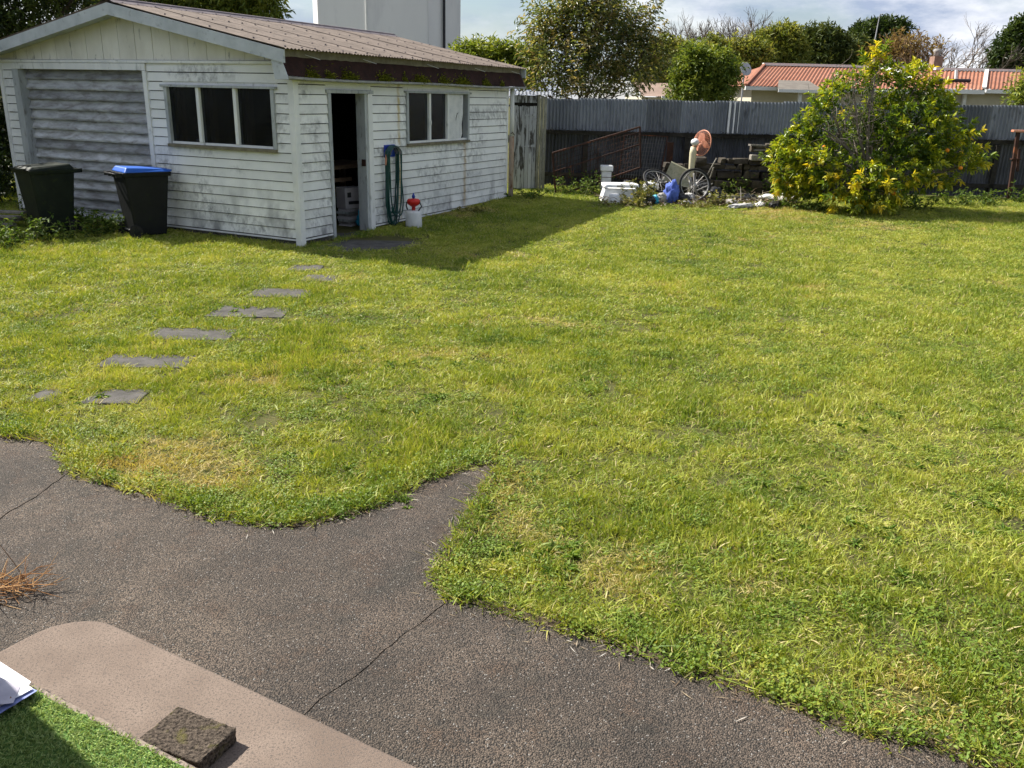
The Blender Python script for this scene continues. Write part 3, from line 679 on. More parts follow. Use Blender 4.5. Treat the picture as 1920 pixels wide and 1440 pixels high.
    for side in (0, 1):
        cols = nc * k6 + 1; V = []
        yr, ye = 2.98, (-.17 if side == 0 else 6.13)
        for i in range(cols):
            x = (wd + .02) * i / (cols - 1); zz = .009 * math.cos(2 * PI * i / k6)
            for t in (0, .25, .5, .75, 1): V.append((x, yr + (ye - yr) * t, 3.27 - abs(ye - yr) * t * tan + zz - .006 * math.sin(PI * t)))
        Fc = [(i * 5 + t, (i + 1) * 5 + t, (i + 1) * 5 + t + 1, i * 5 + t + 1) for i in range(cols - 1) for t in range(4)]
        if side == 0: Fc = [f[::-1] for f in Fc]
        b = MB(); b.v = V; b.f = Fc; me = b.mesh('roof_sheet', MT['roof'])
        for s_ in range(ns): link('roof_sheet', me, rf, (X0 + s_ * wd, 0, .003 * (s_ % 2) + random.uniform(-.002, .002)))
    nb = MB()
    for i in range(24):
        for t in (.04, .3, .56, .8, .97):
            x = X0 + .15 + i * .305 + random.uniform(-.02, .02); yy = 2.98 - 3.15 * t; nb.lathe([(.016, 0), (.012, .014)], 6, Matrix.Translation((x, yy, 3.278 - 3.15 * t * tan)))
    nb.obj('roof_nails', MT['ridge'], rf)['kind'] = 'stuff'
    # ridge cap
    rc = MB(); n = 8
    prof = [(-.16, -.035), (-.06, .004), (-.035, .03), (0, .042), (.035, .03), (.06, .004), (.16, -.035)]
    vs = [(X0 - .01, 2.98 + a, 3.283 + b) for a, b in prof] + [(6.93, 2.98 + a, 3.283 + b) for a, b in prof]
    rc.add(vs, [(q, q + 1, 8 + q, 7 + q) for q in range(6)]).obj('ridge_cap', MT['ridge'], rf)
    # barge boards and soffit at the front, verge at the back
    for yy, sgn in ((-.16, -1), (6.12, 1)):
        for x0, m in ((X0 - .005, 'barge'), (6.93, 'barge')):
            A = Vector((x0, 2.98, 3.25)); B = Vector((x0, yy, 3.25 - abs(yy - 2.98) * tan)); dn = Vector((0, 0, -.16)); tx = Vector((.03, 0, 0))
            vs = [A, B, B + dn, A + dn, A + tx, B + tx, B + dn + tx, A + dn + tx]
            MB().add(vs, [(0, 1, 2, 3), (7, 6, 5, 4), (0, 4, 5, 1), (1, 5, 6, 2), (2, 6, 7, 3)]).obj('barge_board', MT[m], rf)
        yv = .06 if yy < 0 else 5.9; A = Vector((X0 + .026, 2.98, 3.135)); B = Vector((X0 + .026, yv, 3.135 - abs(yv - 2.98) * tan)); tx = Vector((.31, 0, 0)); up = Vector((0, 0, .02))
        MB().hexa([A, B, B + tx, A + tx], [A + up, B + up, B + tx + up, A + tx + up]).obj('soffit', MT['barge'], rf)
    # fascia, sloping rusted sheet and gutter lip along the long side
    sbox('fascia', 'sill', X0 + .03, 6.9, -.06, -.03, 2.53, 2.64, 0, rf)
    gt = bpy.data.objects.new('gutter', None); COL.objects.link(gt); gt.parent = SHED
    n = 60; V = []
    for i in range(n + 1):
        x = -.30 + 7.17 * i / n; sag = -.012 * math.sin(PI * i / n) - .008 * math.sin(PI * 3 * i / n); j = random.uniform(-.003, .003)
        V += [(x, -.055 + j, 2.555), (x, -.115 + j * 2, 2.43 + sag * .5), (x, -.175 + j, 2.305 + sag)]
    V2 = [(a, b + .012, c) for a, b, c in V]
    b = MB(); b.v = V + V2; o_ = len(V)
    b.f = [(i * 3 + t, i * 3 + t + 1, i * 3 + t + 4, i * 3 + t + 3) for i in range(n) for t in range(2)] + [(o_ + i * 3 + t + 3, o_ + i * 3 + t + 4, o_ + i * 3 + t + 1, o_ + i * 3 + t) for i in range(n) for t in range(2)]
    b.obj('rusted_sheet', MT['rust'], gt)
    b = MB(); V = []
    for i in range(n + 1):
        x = -.31 + 7.19 * i / n; sag = -.012 * math.sin(PI * i / n) - .008 * math.sin(PI * 3 * i / n)
        V += [(x, -.02, 2.262 + sag), (x, -.20, 2.262 + sag), (x, -.212, 2.272 + sag), (x, -.212, 2.297 + sag), (x, -.198, 2.300 + sag), (x, -.196, 2.276 + sag), (x, -.02, 2.276 + sag)]
    b.v = V; b.f = [(i * 7 + t, i * 7 + (t + 1) % 7, i * 7 + 7 + (t + 1) % 7, i * 7 + 7 + t) for i in range(n) for t in range(7)] + [tuple(range(7))[::-1], tuple(n * 7 + t for t in range(7))]
    b.obj('gutter_lip', MT['gutlip'], gt)
    MB().hexa([(-.315, .02, 2.262), (-.315, -.205, 2.262), (-.3, -.205, 2.262), (-.3, .02, 2.262)][::1], [(-.315, .09, 2.60), (-.315, -.06, 2.60), (-.3, -.06, 2.60), (-.3, .09, 2.60)]).obj('end_plate', MT['barge'], gt)
    MB().hexa([(6.872, .02, 2.262), (6.872, -.205, 2.262), (6.887, -.205, 2.262), (6.887, .02, 2.262)][::1], [(6.872, .09, 2.60), (6.872, -.06, 2.60), (6.887, -.06, 2.60), (6.887, .09, 2.60)]).obj('end_plate', MT['ridge'], gt)
    for x in (.22, 1.55, 3.35, 5.0, 6.5):
        MB().bar((x, -.06, 2.585), (x + .16, -.185, 2.53), .022, .004).obj('gutter_strap', MT['white2'], gt)
    g = np.random.default_rng(5)
    for x, wv in ((.22, .13), (.62, .1), (1.05, .17), (1.95, .17), (3.0, .24), (3.72, .17), (4.35, .26), (5.25, .13), (2.5, .05), (5.9, .06)):
        N = int(3600 * wv); B = np.stack([g.normal(x, wv * .5, N), -.19 + .06 * g.random(N), 2.285 + np.abs(g.normal(0, .07, N)) * np.random.default_rng(6).random(N)], 1)
        B[:, 1] += (B[:, 2] - 2.285) * .25
        D = np.stack([g.normal(0, .6, N), g.normal(-.5, .4, N), g.normal(.5, .5, N)], 1)
        v, f = leaves(B, D, g.uniform(.025, .06, N), .02, .2, .2, g); link('moss_tuft', np_mesh('moss_tuft', v, f, MT['moss'], np.repeat(g.random(N), 4)), gt)
    # corner downpipe post at the far end
    sbox('corner_board', 'trim', 6.405, 6.47, -.03, .06, .1, 2.3, .004)
    MB().tube([(6.56, -.07, .0), (6.555, -.07, 1.0), (6.55, -.07, 1.35)], .052, 12).obj('pipe_lower', MT['pipe'], SHED, True); MB().tube([(6.55, -.07, 1.35), (6.545, -.065, 2.27)], .046, 12).obj('downpipe', MT['hwhite'], SHED, True)
    MB().tube([(6.50, -.08, 1.40), (6.46, -.13, 1.43), (6.53, -.135, 1.38), (6.62, -.1, 1.37)], .008, 6).obj('tie_wire', MT['rustbar'], SHED)
make_shed()

def make_shed_contents():
    rz = SHED.rotation_euler.z
    bench = thing('workbench', 'rough timber workbench with angled brace inside the dark doorway', 'workbench', shed_w(1.75, 1.15, .042), rz)
    MB().box(-.25, 1.4, -.35, .45, .88, .94).obj('bench_top', MT['wood'], bench)
    for x in (-.2, 1.3):
        for y in (-.3, .38): MB().box(x, x + .09, y, y + .07, 0, .88).obj('leg', MT['wood'], bench)
    MB().bar((-.2, -.32, .80), (.35, -.32, .38), .09, .04).obj('brace', MT['wood'], bench); MB().box(-.2, .6, -.34, -.30, .68, .74).obj('rail', MT['wood'], bench)
    g = np.random.default_rng(9)
    for i, (x, y, s, m) in enumerate(((1.5, .95, (.06, .06, .1), 'greycloth'), (1.72, 1.0, (.05, .05, .07), 'jamb'), (1.9, 1.1, (.09, .07, .06), 'rustbar'), (1.6, 1.1, (.04, .04, .14), 'white2'))):
        o = MB().lathe([(s[0] * .9, 0), (s[0], s[2] * .3), (s[0], s[2] * 1.1), (s[0] * .5, s[2] * 1.5), (s[0] * .45, s[2] * 1.8)], 12).obj('tin', MT[m], None, True); o.location = shed_w(x, y, .985)
        tag(o, ['grey paint tin leftmost on the workbench inside the shed', 'pale jar on the workbench inside the shed', 'squat rusty tin on the workbench inside the shed', 'tall whitish bottle on the workbench inside the shed'][i], 'tin')
    q = onz(662, 425, .042); lv = q - C0; cx, cy = lv.dot(DR), lv.dot(DL)
    bx = thing('carton', 'white cardboard carton with black print stacked inside the shed door', 'carton', shed_w(cx + .1, cy + .12, .33), rz - .35)
    MB().box(-.17, .17, -.13, .13, 0, .33).obj('box', MT['card'], bx, bevel=.004); MB().box(-.13, -.06, -.1335, -.131, .18, .26).obj('print', MT['print'], bx); MB().box(-.11, .14, -.1335, -.131, .07, .12).obj('print', MT['print'], bx)
    for k in range(7):
        o = MB().box(-.17, .17, -.12, .12, 0, .038).obj('magazine', MT[('card', 'greycloth', 'jamb')[k % 3]], None); o.location = shed_w(cx + .1 + random.uniform(-.03, .03), cy + .12 + random.uniform(-.02, .02), .042 + k * .0405); o.rotation_euler.z = rz + random.uniform(-.15, .15)
        tag(o, ('bottom', 'second lowest', 'third lowest', 'middle', 'third highest', 'second highest', 'topmost')[k] + ' magazine in the pile under the white carton inside the shed', 'magazine', 'magazines piled under the carton')
    b = blob('plastic_bag', (.12, .06, .17), MT['cyan'], 3, 4, .42, 2.5); b.location = shed_w(cx + .05, cy - .16, .19); b.rotation_euler = (.15, .1, rz); tag(b, 'crumpled cyan blue plastic bag just inside the shed doorway', 'bag')
    s = MB().tube([(0, 0, 0), (.06, .02, .6)], .014, 8).obj('stick', MT['wood']); s.location = shed_w(1.15, .8, .042); tag(s, 'thin wooden stick leaning in the shadow inside the shed doorway', 'stick')
    s = MB().tube([(0, 0, 0), (.03, .05, .62)], .012, 8).obj('cane', MT['greywood']); s.location = shed_w(cx + .3, cy - .2, .042); tag(s, 'pale cane leaning beside the cyan bag in the doorway', 'cane')
make_shed_contents()

def make_shed_side():
    rz = SHED.rotation_euler.z
    # hose on a bracket
    hs = thing('garden_hose', 'coiled dark green garden hose hanging on the shed wall bracket', 'hose', shed_w(2.22, -.03, 0), rz)
    pf = [(.15 * math.cos(a), .14 * math.sin(a)) for a in np.linspace(.15, PI - .15, 12)]
    vs = [(a, y, 1.17 + b) for a, b in pf for y in (-.01, -.14)]
    MB().add(vs, [(2 * i, 2 * i + 1, 2 * i + 3, 2 * i + 2) for i in range(11)]).obj('bracket', MT['steel'], hs)
    MB().box(-.15, .15, -.012, -.004, 1.15, 1.34).obj('back_plate', MT['blue'], hs)
    g = np.random.default_rng(8); mb = MB(); path = []
    for k in range(9):
        yb = -.03 - .012 * k; wv = .165 + g.uniform(-.03, .03); bot = .06 + g.uniform(0, .22); sk = g.uniform(-.07, .07)
        loop = [(-wv, 1.18), (-wv * .75, 1.27), (0, 1.325), (wv * .75, 1.27), (wv, 1.18), (wv * (.95 + sk), .8), (wv * .9 + sk, .45), (wv * .55 + sk, bot + .04), (sk, bot), (-wv * .55 + sk, bot + .04), (-wv * .9 + sk * .5, .45), (-wv * (.95 - sk), .8)]
        path += [(a, yb + g.normal(0, .004), z) for a, z in loop]
    # smooth
    P = [Vector(q) for q in path]; S = []
    for i in range(len(P) - 3):
        for t in (0, .33, .66):
            p0, p1, p2, p3 = P[i:i + 4]; S.append(.5 * ((2 * p1) + (p2 - p0) * t + (2 * p0 - 5 * p1 + 4 * p2 - p3) * t * t + (3 * p1 - p0 - 3 * p2 + p3) * t ** 3))
    mb.tube(S, .0115, 6).obj('coils', MT['hose'], hs, True)
    MB().tube([(-.16, -.05, 1.2), (-.19, -.07, 1.12), (-.22, -.08, 1.04)], [.014, .016, .012], 8).obj('nozzle', MT['orange'], hs, True)
    # sprayer in a white can
    sp = thing('sprayer_can', 'white plastic can with red pump top standing by the shed wall', 'sprayer', (gnd(776, 426).x, gnd(776, 426).y, gnd(776, 426).z - .01))
    MB().lathe([(.125, 0), (.135, .02), (.13, .25), (.12, .27), (.06, .285)], 20).obj('can', MT['white2'], sp, True)
    MB().lathe([(.03, .28), (.03, .34), (.05, .35), (.095, .38), (.11, .43), (.09, .46), (.03, .47)], 14).obj('pump_top', MT['red'], sp, True)
    MB().tube([(-.1, 0, .42), (-.12, 0, .36), (-.1, 0, .29)], .012, 6).obj('grip', MT['rubber'], sp); MB().tube([(.1, -.02, .42), (.13, -.02, .35), (.08, -.02, .28)], .01, 6).obj('grip', MT['rubber'], sp)
    MB().lathe([(.016, .47), (.03, .5), (.012, .54), (.006, .56)], 10).obj('handle', MT['blue'], sp, True)
    # slab in front of the door
    P = [gnd(x, y) for x, y in ((598, 462), (640, 450), (700, 440), (740, 440), (800, 449), (790, 460), (740, 470), (650, 474), (600, 470))]
    b = MB().prism([(q.x, q.y) for q in P][::-1], -.05, .03); o = b.obj('door_slab', MT['slab'], None, bevel=.008); tag(o, 'worn dark concrete slab on the ground before the shed doorway', 'slab')
make_shed_side()

# ------------------------------------------------------------------ wheelie bins
def wheelie(name, label, px, rz, body, lid, lidfront=None):
    P = gnd(*px); t = thing(name, label, 'bin', P, rz); t.scale = (.93, .93, .96)
    # local: back (wheels, handle) at -y, front at +y
    w0, w1, d0, d1, h = .225, .28, .24, .34, .94
    b = MB().hexa([(-w0, -d0, .04), (w0, -d0, .04), (w0, d0, .02), (-w0, d0, .02)], [(-w1, -d1, h), (w1, -d1, h), (w1, d1, h), (-w1, d1, h)]); b.obj('body', MT[body], t, bevel=.025)
    MB().hexa([(-w1 - .02, -d1 - .02, h - .03), (w1 + .02, -d1 - .02, h - .03), (w1 + .02, d1 + .02, h - .03), (-w1 - .02, d1 + .02, h - .03)], [(-w1 - .03, -d1 - .03, h + .03), (w1 + .03, -d1 - .03, h + .03), (w1 + .03, d1 + .03, h + .03), (-w1 - .03, d1 + .03, h + .03)]).obj('rim', MT[body], t, bevel=.008)
    lm = lid
    lo = MB().hexa([(-w1 - .025, -d1 + .0, h + .032), (w1 + .025, -d1 + .0, h + .032), (w1 + .025, d1 + .045, h + .032), (-w1 - .025, d1 + .045, h + .032)], [(-w1 + .03, -d1 + .05, h + .105), (w1 - .03, -d1 + .05, h + .105), (w1 - .04, d1 - .05, h + .075), (-w1 + .04, d1 - .05, h + .075)]).obj('lid', MT[lm], t, bevel=.015)
    MB().box(-w1 + .06, w1 - .06, d1 + .03, d1 + .075, h + .035, h + .055).obj('lid_lip', MT[lm], lo)
    MB().tube([(-w1, -d1 - .11, h + .01), (w1, -d1 - .11, h + .01)], .016, 8).obj('handle', MT[body], t, True)
    for x in (-w1 + .02, -.08, .08, w1 - .02): MB().box(x - .018, x + .018, -d1 - .12, -d1 - .02, h - .03, h + .03).obj('handle_bracket', MT[body], t)
    for s in (-1, 1):
        wh = MB().lathe([(.06, -.025), (.1, -.025), (.05, 0), (.1, .025), (.06, .025)], 20, Matrix.Translation((s * (w0 + .035), -d0 - .01, .1)) @ Matrix.Rotation(PI / 2, 4, 'Y')).obj('wheel', MT['rubber'], t, False)
        MB().lathe([(.045, 0), (.045, .006), (.015, .01)], 12, Matrix.Translation((s * (w0 + .06), -d0 - .01, .1)) @ Matrix.Rotation(s * PI / 2, 4, 'Y')).obj('hub', MT['binblack'], wh)
    MB().tube([(-w0 - .03, -d0 - .01, .1), (w0 + .03, -d0 - .01, .1)], .012, 8).obj('axle', MT['steel'], t)
    MB().box(w1 - .031, w1 - .022, -.06, .06, .80, .83).obj('label_plate', MT['steel'], t)
    return t
wheelie('wheelie_bin', 'dark green wheelie bin with closed green lid among the weeds', (100, 436), math.radians(142), 'bingreen', 'bingreen')
wheelie('wheelie_bin', 'black wheelie bin with bright blue lid in front of the garage door', (276, 441), math.radians(-48), 'binblack', 'binblue')

# weathered planks at the left edge
for k in range(4):
    P = gnd(6, 428); o = MB().box(-.9, .28, -.06, .06, 0, .035).obj('old_plank', MT['greywood'], None, bevel=.004); o.location = (P.x - .05 + .05 * k, P.y + .13 * (k % 2), P.z + .05 + .055 * k); o.rotation_euler = (0, random.uniform(-.04, .02), -.3 + random.uniform(-.12, .12))
    tag(o, ['lowest weathered grey plank left of the green bin', 'second lowest weathered grey plank left of the green bin', 'second highest weathered grey plank left of the green bin', 'topmost weathered grey plank left of the green bin'][k], 'plank', 'weathered planks left of the green bin')

# stepping pavers
def make_pavers():
    S = [((55, 752), (118, 735), 'short leftmost stepping paver nearest the patio, overgrown'), ((162, 755), (272, 738), 'stepping paver nearest the patio, right one of the front pair'), ((186, 687), (360, 672), 'stepping paver second row from the patio, half covered by grass'),
         ((272, 635), (440, 622), 'wide stepping paver third row from the patio'), ((392, 593), (540, 580), 'stepping paver fourth row from the patio'), ((466, 556), (586, 546), 'stepping paver fifth row from the patio'),
         ((566, 527), (630, 519), 'stepping paver sixth row from the patio near the shed shadow'), ((540, 508), (604, 500), 'farthest small stepping paver at the edge of the shed shadow')]
    out = []
    for a, b, lab in S:
        A = gnd(*a); B = gnd(b[0], b[1]); x0, x1 = A.x - .04, B.x + .04; y0, y1 = A.y - .04, B.y + .06
        o = MB().prism([(x0, y0), (x1, y0 + .02), (x1 - .02, y1), (x0 + .03, y1)], gz(0, A.y) - .05, gz(0, A.y) + .012).obj('stepping_paver', MT['slab'], None, bevel=.008)
        tag(o, lab, 'paver', 'stepping pavers across the lawn'); out.append((x0, x1, y0, y1))
    return out
PAVERS = make_pavers()

# ------------------------------------------------------------------ fence
FA = Vector((.62, 20.75, .15)); FB = Vector((14.6, 20.15, .15)); FD = (FB - FA).normalized(); FROT = math.atan2(FD.y, FD.x)
def corr_sheet(name, wd, h, m, nc=10, amp=.016, jag=0, k=6):
    cols = nc * k + 1; V = []; rg = random.Random(int(h * 1000) + jag)
    for i in range(cols):
        x = wd * i / (cols - 1); y = amp * math.cos(2 * PI * i / k); V += [(x, y, 0), (x, y, h)]
    return_mesh = MB().add(V, [(2 * i, 2 * i + 2, 2 * i + 3, 2 * i + 1) for i in range(cols - 1)]).mesh(name, m); return return_mesh
def make_fence():
    f = thing('corrugated_fence', 'grey corrugated iron fence with mossy timber rail across the back', 'fence', FA, FROT)
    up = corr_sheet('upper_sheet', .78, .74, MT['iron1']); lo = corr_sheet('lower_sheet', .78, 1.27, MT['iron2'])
    for i in range(18):
        zt = 1.945 + .09 * i / 18
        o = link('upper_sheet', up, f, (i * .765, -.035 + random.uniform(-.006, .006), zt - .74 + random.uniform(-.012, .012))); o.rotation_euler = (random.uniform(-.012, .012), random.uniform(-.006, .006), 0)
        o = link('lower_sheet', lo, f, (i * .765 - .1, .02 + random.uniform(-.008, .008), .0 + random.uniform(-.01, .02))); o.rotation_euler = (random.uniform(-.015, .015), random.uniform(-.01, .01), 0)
    for i in range(6):
        MB().box(i * 2.32, i * 2.32 + 2.31, -.115, -.05, 1.17 + .006 * i, 1.255 + .006 * i).obj('rail', MT['rail'], f)
        MB().box(i * 2.32 + .9, i * 2.32 + 1.0, -.09, .0, -.1, 1.16).obj('post', MT['rail'], f)
        MB().box(i * 2.32, i * 2.32 + 2.31, -.09, -.045, .22, .31).obj('rail', MT['rail'], f)
    # mossy fringe hanging over the rail
    g = np.random.default_rng(21); N = 2600; X = g.uniform(0, 13.5, N); X = X[np.sin(X * 3.1) + np.sin(X * 7.7 + 1) + g.normal(0, .8, N) > -.2]; N = len(X)
    B = np.stack([X, -.118 + g.normal(0, .012, N), 1.255 + .006 * X / 2.32 + g.normal(-.01, .02, N)], 1); D = np.stack([g.normal(0, .6, N), g.normal(-.5, .3, N), g.normal(-.2, .6, N)], 1)
    v, fc = leaves(B, D, g.uniform(.02, .06, N), .02, .2, .2, g); l = link('rail_moss', np_mesh('rail_moss', v, fc, MT['rail'], np.repeat(g.random(N), 4)), f); l['kind'] = 'stuff'
    def fx(px): return (at(px, 215, 20.5) - FA).dot(FD)
    for px, w_ in ((1366, .045), (1376, .03), (1385, .014)):
        MB().box(fx(px), fx(px) + w_, -.062, -.054, 1.26, 1.96).obj('white_strip', MT['whitestrip'], f)
make_fence()

# old plank gate beside the shed
def make_gate():
    Y = 19.55; A = at(962, 300, Y); B = at(1004, 300, Y); z0 = .14
    g = thing('plank_gate', 'narrow old plank gate with peeling white paint between shed and fence', 'gate', (A.x, Y, z0))
    wd = B.x - A.x; n = 6; pw = wd / n
    for i in range(n):
        MB().box(i * pw + .004, (i + 1) * pw - .004, 0 + random.uniform(-.005, .005), .025, random.uniform(.0, .05), 1.78 + random.uniform(-.01, .01)).obj('plank', MT['peel'], g)
        MB().box(i * pw + .004, (i + 1) * pw - .004, .0, .025, 1.85, 2.0).obj('plank', MT['peel'], g)
    MB().box(-.02, wd + .02, .03, .06, .3, .42).obj('ledge', MT['greywood'], g); MB().box(-.02, wd + .02, .03, .06, 1.4, 1.52).obj('ledge', MT['greywood'], g)
    MB().box(-.02, wd + .02, .05, .07, -.05, 2.0).obj('backing', MT['rail'], g)
    for z in (.93, 1.58): MB().add([(wd - .02, -.012, z), (wd - .02, -.012, z + .06), (wd - .26, -.012, z + .02), (wd - .26, -.012, z), (wd - .02, -.002, z), (wd - .02, -.002, z + .06), (wd - .26, -.002, z + .02), (wd - .26, -.002, z)], [(3, 2, 1, 0), (0, 1, 5, 4), (1, 2, 6, 5), (2, 3, 7, 6), (3, 0, 4, 7)]).obj('strap_hinge', MT['peel'], g)
    for i in range(3): MB().box(wd + .01 + i * .07, wd + .072 + i * .07, -.02, .06, -.05, 2.02 - .02 * i).obj('post', MT['postgreen'], g)
    me = corr_sheet('top_sheet', .95, .5, MT['iron1'], 12, .012); o = link('top_sheet', me, g, (-.12, -.06, 2.02)); o.rotation_euler = (math.radians(-83), 0, 0)
make_gate()

# ------------------------------------------------------------------ junk by the fence
def make_junk():
    g = np.random.default_rng(31)
    # rusty frame
    def P(px, py, Y): return at(px, py, Y)
    TL, TR, BR, BL = P(1036, 287, 18.9), P(1200, 238, 19.6), P(1201, 314, 19.6), P(1042, 368, 18.9)
    fr = thing('rusty_bed_frame', 'rusty brown iron bed frame leaning against the fence', 'bed frame', (0, 0, 0))
    for a, b in ((TL, TR), (BL, BR)): MB().bar(a, b, .04, .035).obj('rail', MT['rustbar'], fr)
    for a, b in ((TL, BL), (TR, BR)): MB().bar(a, b, .04, .03, (0, 1, 0)).obj('post', MT['rustbar'], fr)
    MB().bar(TL.lerp(BL, .42), TR.lerp(BR, .42), .02, .02).obj('cross_rail', MT['rustbar'], fr)
    mb = MB()
    for i in range(1, 26):
        t = i / 26; a = TL.lerp(TR, t); b = BL.lerp(BR, min(1, t + g.normal(0, .02))); mb.tube([a, a.lerp(b, .5) + Vector((g.normal(0, .02), g.normal(0, .03), 0)), b], .004, 4, False)
    for i in range(1, 9):
        t = i / 9; a = TL.lerp(BL, t); b = TR.lerp(BR, t); mb.tube([a, a.lerp(b, .5) + Vector((0, g.normal(0, .03), g.normal(0, .02))), b], .004, 4, False)
    mb.obj('wire_base', MT['rustbar'], fr)
    fd = MB().box(-.03, .03, -.03, .03, 0, .05)
    # wire mesh panel
    wm = thing('wire_mesh_panel', 'grey wire mesh panel leaning on the fence behind the bed frame', 'wire mesh', (0, 0, 0))
    a, b, c, d = P(1172, 252, 20.45), P(1252, 256, 20.45), P(1236, 338, 20.0), P(1158, 334, 20.0); mb = MB()
    for i in range(17): t = i / 16; mb.tube([a.lerp(b, t), d.lerp(c, t)], .006, 4, False)
    for i in range(12): t = i / 11; mb.tube([a.lerp(d, t), b.lerp(c, t)], .006, 4, False)
    mb.obj('mesh_wires', MT['wire'], wm)
    for q, r in ((a, b), (b, c), (c, d), (d, a)): MB().bar(q, r, .025, .02).obj('frame_bar', MT['rustbar'], wm)
    q = P(1257, 272, 20.2); o = MB().box(-.07, .07, -.02, .02, -1.15, .06).obj('rusty_sheet_offcut', MT['rustbar']); o.location = (q.x, q.y, q.z); tag(o, 'narrow rust red upright board right of the wire mesh panel', 'board')
    # rubble wall
    rw = thing('rubble_wall', 'low dry stacked wall of dark old blocks and stones behind the junk', 'wall', (0, 0, 0))
    Y0 = 19.75
    def top(px): return 300 - 2 * math.sin(px * .05) if px < 1330 else (292 if px < 1390 else (272 if px < 1455 else 290))
    z = .12; row = 0
    while z < 1.1:
        hh = random.choice((.12, .14, .17, .2)) if z > .5 else .19
        x = P(1243, 330, Y0).x; xe = P(1500, 330, Y0).x
        while x < xe:
            wv = random.uniform(.2, .45) if z < .5 else random.uniform(.1, .36)
            pc = 960 + (x + wv / 2) / Y0 * F_PX * 1.0
            zt = at(pc - 6, top(pc), Y0).z
            if z + hh * .5 < zt:
                b = MB(); q = [random.uniform(-.04, .04) for _ in range(16)]; hz = hh * random.uniform(.72, 1.02) - .008; yd = random.uniform(-.05, .03) - (.1 if z < .45 else 0)
                b.hexa([(x + q[0], Y0 - .12 + yd + q[1], z), (x + wv - .01 + q[2], Y0 - .12 + yd + q[3], z), (x + wv - .01, Y0 + .16, z), (x, Y0 + .16, z)], [(x + .01 + q[4], Y0 - .11 + yd + q[5], z + hz + q[6] * .6), (x + wv - .02 + q[7], Y0 - .11 + yd + q[8], z + hz + q[9] * .6), (x + wv - .02, Y0 + .15, z + hz), (x + .01, Y0 + .15, z + hz)])
                b.obj('stone', MT['stone'], rw, bevel=.014)
            x += wv
        z += hh; row += 1
    q = P(1418, 295, Y0); o = MB().box(-.16, .16, -.1, .1, -.06, .06).obj('stone', MT['lightstone'], rw, bevel=.012); o.location = (q.x, Y0 - .1, q.z); o['label'] = 'pale square block near the top of the wall'
    for i, (px, py, ln, ang) in enumerate(((1425, 273, .5, .05), (1436, 281, .55, -.04))):
        q = P(px, py, 19.7); o = MB().box(-ln / 2, ln / 2, -.06, .06, -.018, .018).obj('loose_plank', MT['greywood']); o.location = q; o.rotation_euler = (0, ang, .2)
        tag(o, ['top weathered plank lying across the rubble wall', 'lower weathered plank lying across the rubble wall'][i], 'plank')
    gz_ = .14
    # white basin
    c = gnd(1160, 380); bs = thing('enamel_basin', 'white enamel bath tub lying beside the junk heap', 'bath', (c.x, c.y + .25, gz_), .02)
    w2 = .36
    MB().hexa([(-w2, -.2, 0), (w2 - .06, -.2, 0), (w2 - .06, .25, 0), (-w2, .25, 0)], [(-w2 + .08, -.17, .26), (w2, -.17, .26), (w2, .25, .26), (-w2 + .08, .25, .26)]).obj('tub', MT['white'], bs, bevel=.02)
    V = []; n = 24
    rim = MB()
    for i in range(n):
        a = 2 * PI * i / n; ca, sa = math.cos(a), math.sin(a); sx = math.copysign(abs(ca) ** .22, ca); sy = math.copysign(abs(sa) ** .22, sa)
        V += [(.04 + sx * .36, .05 + sy * .27, .285), (.04 + sx * .36, .05 + sy * .27, .34), (.04 + sx * .33, .05 + sy * .24, .345), (.04 + sx * .28, .05 + sy * .18, .285)]
    rim.add(V, [(4 * i + t, 4 * ((i + 1) % n) + t, 4 * ((i + 1) % n) + t + 1, 4 * i + t + 1) for i in range(n) for t in range(3)]).obj('rim', MT['white'], bs, True)
    MB().box(-.06, .06, -.245, -.235, .29, .33).obj('tap_plate', MT['steel'], bs)
    c = gnd(1141, 372); pl = thing('white_pillar', 'short white tiled pillar block left of the bath', 'pillar', (c.x, c.y + .75, gz_)); MB().box(-.1, .1, -.1, .1, 0, .5).obj('shaft', MT['white2'], pl, bevel=.01); MB().box(-.13, .13, -.13, .13, .5, .62).obj('cap', MT['white2'], pl, bevel=.02)
    for z in (.12, .24, .37): MB().box(-.103, .103, -.103, .103, z, z + .012).obj('joint', MT['rustbar'], pl)
    c = gnd(1151, 382); bk = thing('white_bucket', 'small upturned white bucket in front of the bath', 'bucket', (c.x, c.y, .13)); MB().lathe([(.125, 0), (.12, .02), (.1, .17), (.09, .19)], 18).obj('shell', MT['white'], bk, True); MB().ring((0, 0, .02), .125, .008, (0, 0, 1), 24, 6).obj('rim', MT['white'], bk, True)
    # wheels
    def wheel(name, label, c, R, ax, spokes, tyre='rubber'):
        t = thing(name, label, 'wheel', c)
        ax = Vector(ax).normalized(); u = ax.orthogonal().normalized(); v = ax.cross(u)
        MB().ring((0, 0, 0), R - .026, .028, ax, 48, 8).obj('tyre', MT[tyre], t, True); MB().ring((0, 0, 0), R - .055, .011, ax, 48, 6).obj('rim', MT['steel'], t, True)
        hb = MB().tube([-ax * .05, ax * .05], .022, 10).obj('hub', MT['steel'], t)
        for i in range(spokes):
            a = 2 * PI * i / spokes; d = u * math.cos(a) + v * math.sin(a); MB().tube([ax * (.035 if i % 2 else -.035), d * (R - .06)], .0025, 4, False).obj('spoke', MT['steel'], t)
        return t
    c = gnd(1302, 379); wheel('bicycle_wheel', 'black tyred bicycle wheel standing upright in the junk heap', (c.x, c.y + .12, gz_ + .33), .345, (.12, -1, .28), 20)
